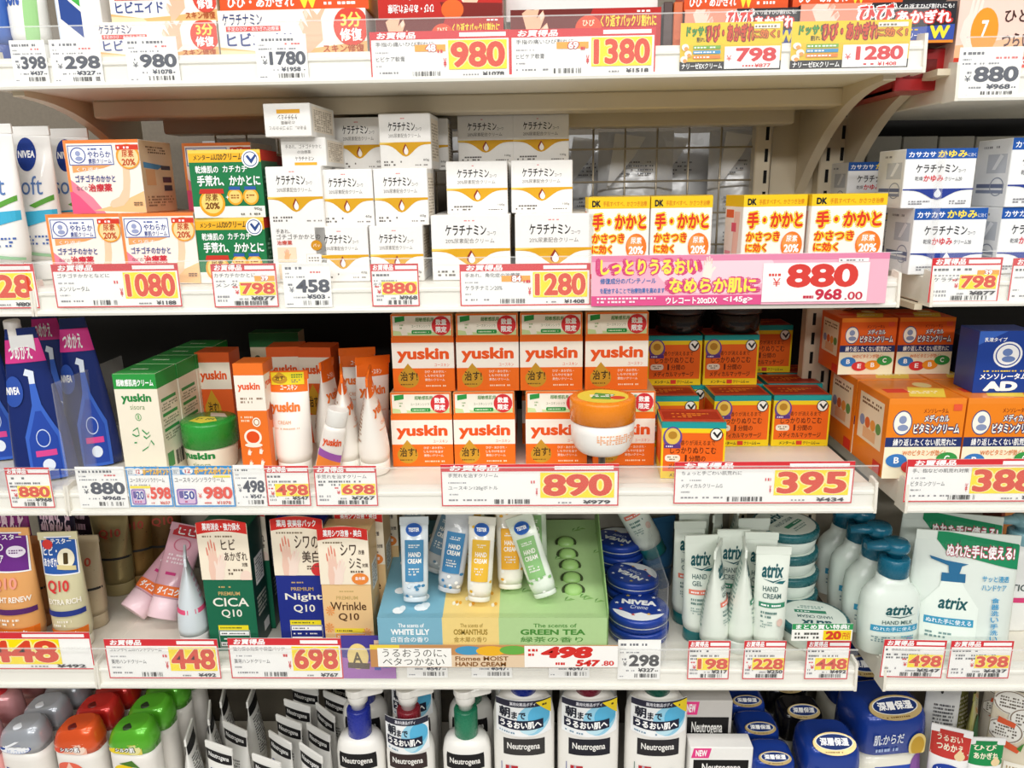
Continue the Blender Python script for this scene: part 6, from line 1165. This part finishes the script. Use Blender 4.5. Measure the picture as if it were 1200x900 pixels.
put('vb', VB, X(965, z5+.08, .045), .045, z5+.0, 0, 'medium navy lidded gel jar below the large one', 'jar')
hL = P(1028, 803, .115)[1]-z5; VL_ = vjar(.048, .042, hL*.6, hL*.4)
o = put('vl', VL_, X(1030, z5+.11, .098), .098, z5, 8, 'large navy lidded gel jar with gold name plate', 'jar'); put('vl', VL_, X(1003, z5+.1, .19), .1885, z5, 2, 'large navy lidded gel jar in the dark behind', 'jar')
# tubes and bags at the far corner
def d_vt(c): return lambda p: p.rect(0, .66, 1, .97, c).text('うるおい' if c != '#1f8a4c' else 'ひび', .15, .84, .8, .92, '#f0e8d0', .02).text('つめかえ' if c != '#1f8a4c' else 'あかぎれ', .15, .74, .85, .82, '#f0e8d0', .03).drop(.76, .7, .14, .045, '#e8cfa0').on('brand_print').ell(.5, .5, .4, .1, '#1f3f9c').text('Vaseline', .2, .46, .8, .54, '#ffffff', .02).micro(.2, .2, .8, .35, 3, '#8a9ac0', .06)
for px, py, c, rz, l in ((1114, 853, '#c23a34', -22, 'white tube with a red header beside the large gel jar'), (1156, 865, '#1f8a4c', -2, 'white tube with a green header beside the red headed one')):
    hh = .15; x, y = P(px, py, .05); o = tube('hand_cream_tube', .046, y-z5, .036, body='#f4f4f4', capc='#f0f0f0', cap=.02, draw=d_vt(c), topw=.046); o.location = (X(px, z5+.12, .05), .05, z5); o.rotation_euler = (0, 0, R(rz)); tag(o, l, 'tube')
def bag(px, tp, Y, w, c, dr, rz, l, th=.03):
    h = P(px, tp, Y)[1]-z5; o = pouch('refill_pouch', w, h, th, c, dr, w*.94); o.location = (X(px, z5+h*.8, Y), Y, z5); o.rotation_euler = (0, 0, R(rz)); tag(o, l, 'pouch')
bag(1104, 802, .12, .045, '#cfd0cf', lambda p: p.micro(.25, .4, .85, .82, 12, '#55565a', .04).ell(.45, .93, .04, .02, '#2a2a2c'), -14, 'grey pouch with a hang hole beside the large gel jar')
bag(1142, 806, .12, .036, '#a3a05c', lambda p: p.ell(.5, .6, .4, .12, '#3a7a4a').micro(.2, .2, .8, .4, 4, '#e8e2b0', .05), 50, 'olive green pouch behind the green headed tube'); bag(1158, 812, .2, .04, '#b3a972', lambda p: p.micro(.2, .3, .8, .8, 8, '#f0ead0', .05), 60, 'khaki pouch behind the olive one'); bag(1126, 800, .2, .04, '#9a9a58', lambda p: p.micro(.2, .3, .8, .8, 8, '#f0ead0', .05), 30, 'olive pouch deep behind the grey one')
def d_car(p):
    for a, b in ((.3, .9), (.6, .78), (.25, .66)): p.ell(a, b, .32, .1, '#f2f0ea').ring(a, b, .3, .095, .08, '#8a7a6a').micro(a-.2, b-.05, a+.2, b+.05, 4, '#6a6258', .04)
    p.poly([(.1, .55), (.5, .5), (.55, .54), (.2, .6)], '#e0603a').poly([(.1, .72), (.4, .7), (.42, .74), (.12, .77)], '#e0603a').poly([(.48, .54), (.6, .6), (.55, .52)], '#4a8a3a').rect(.3, .2, .9, .42, '#f4f0e4').micro(.35, .24, .85, .4, 4, '#b8a07a', .05)
bag(1197, 812, .078, .07, '#e3d9c2', d_car, -24, 'cream coloured pouch with round stickers at the frame edge', .04); bag(1185, 796, .165, .075, '#dcd6cc', d_car, -8, 'pale pouch with round stickers behind the edge one', .04)
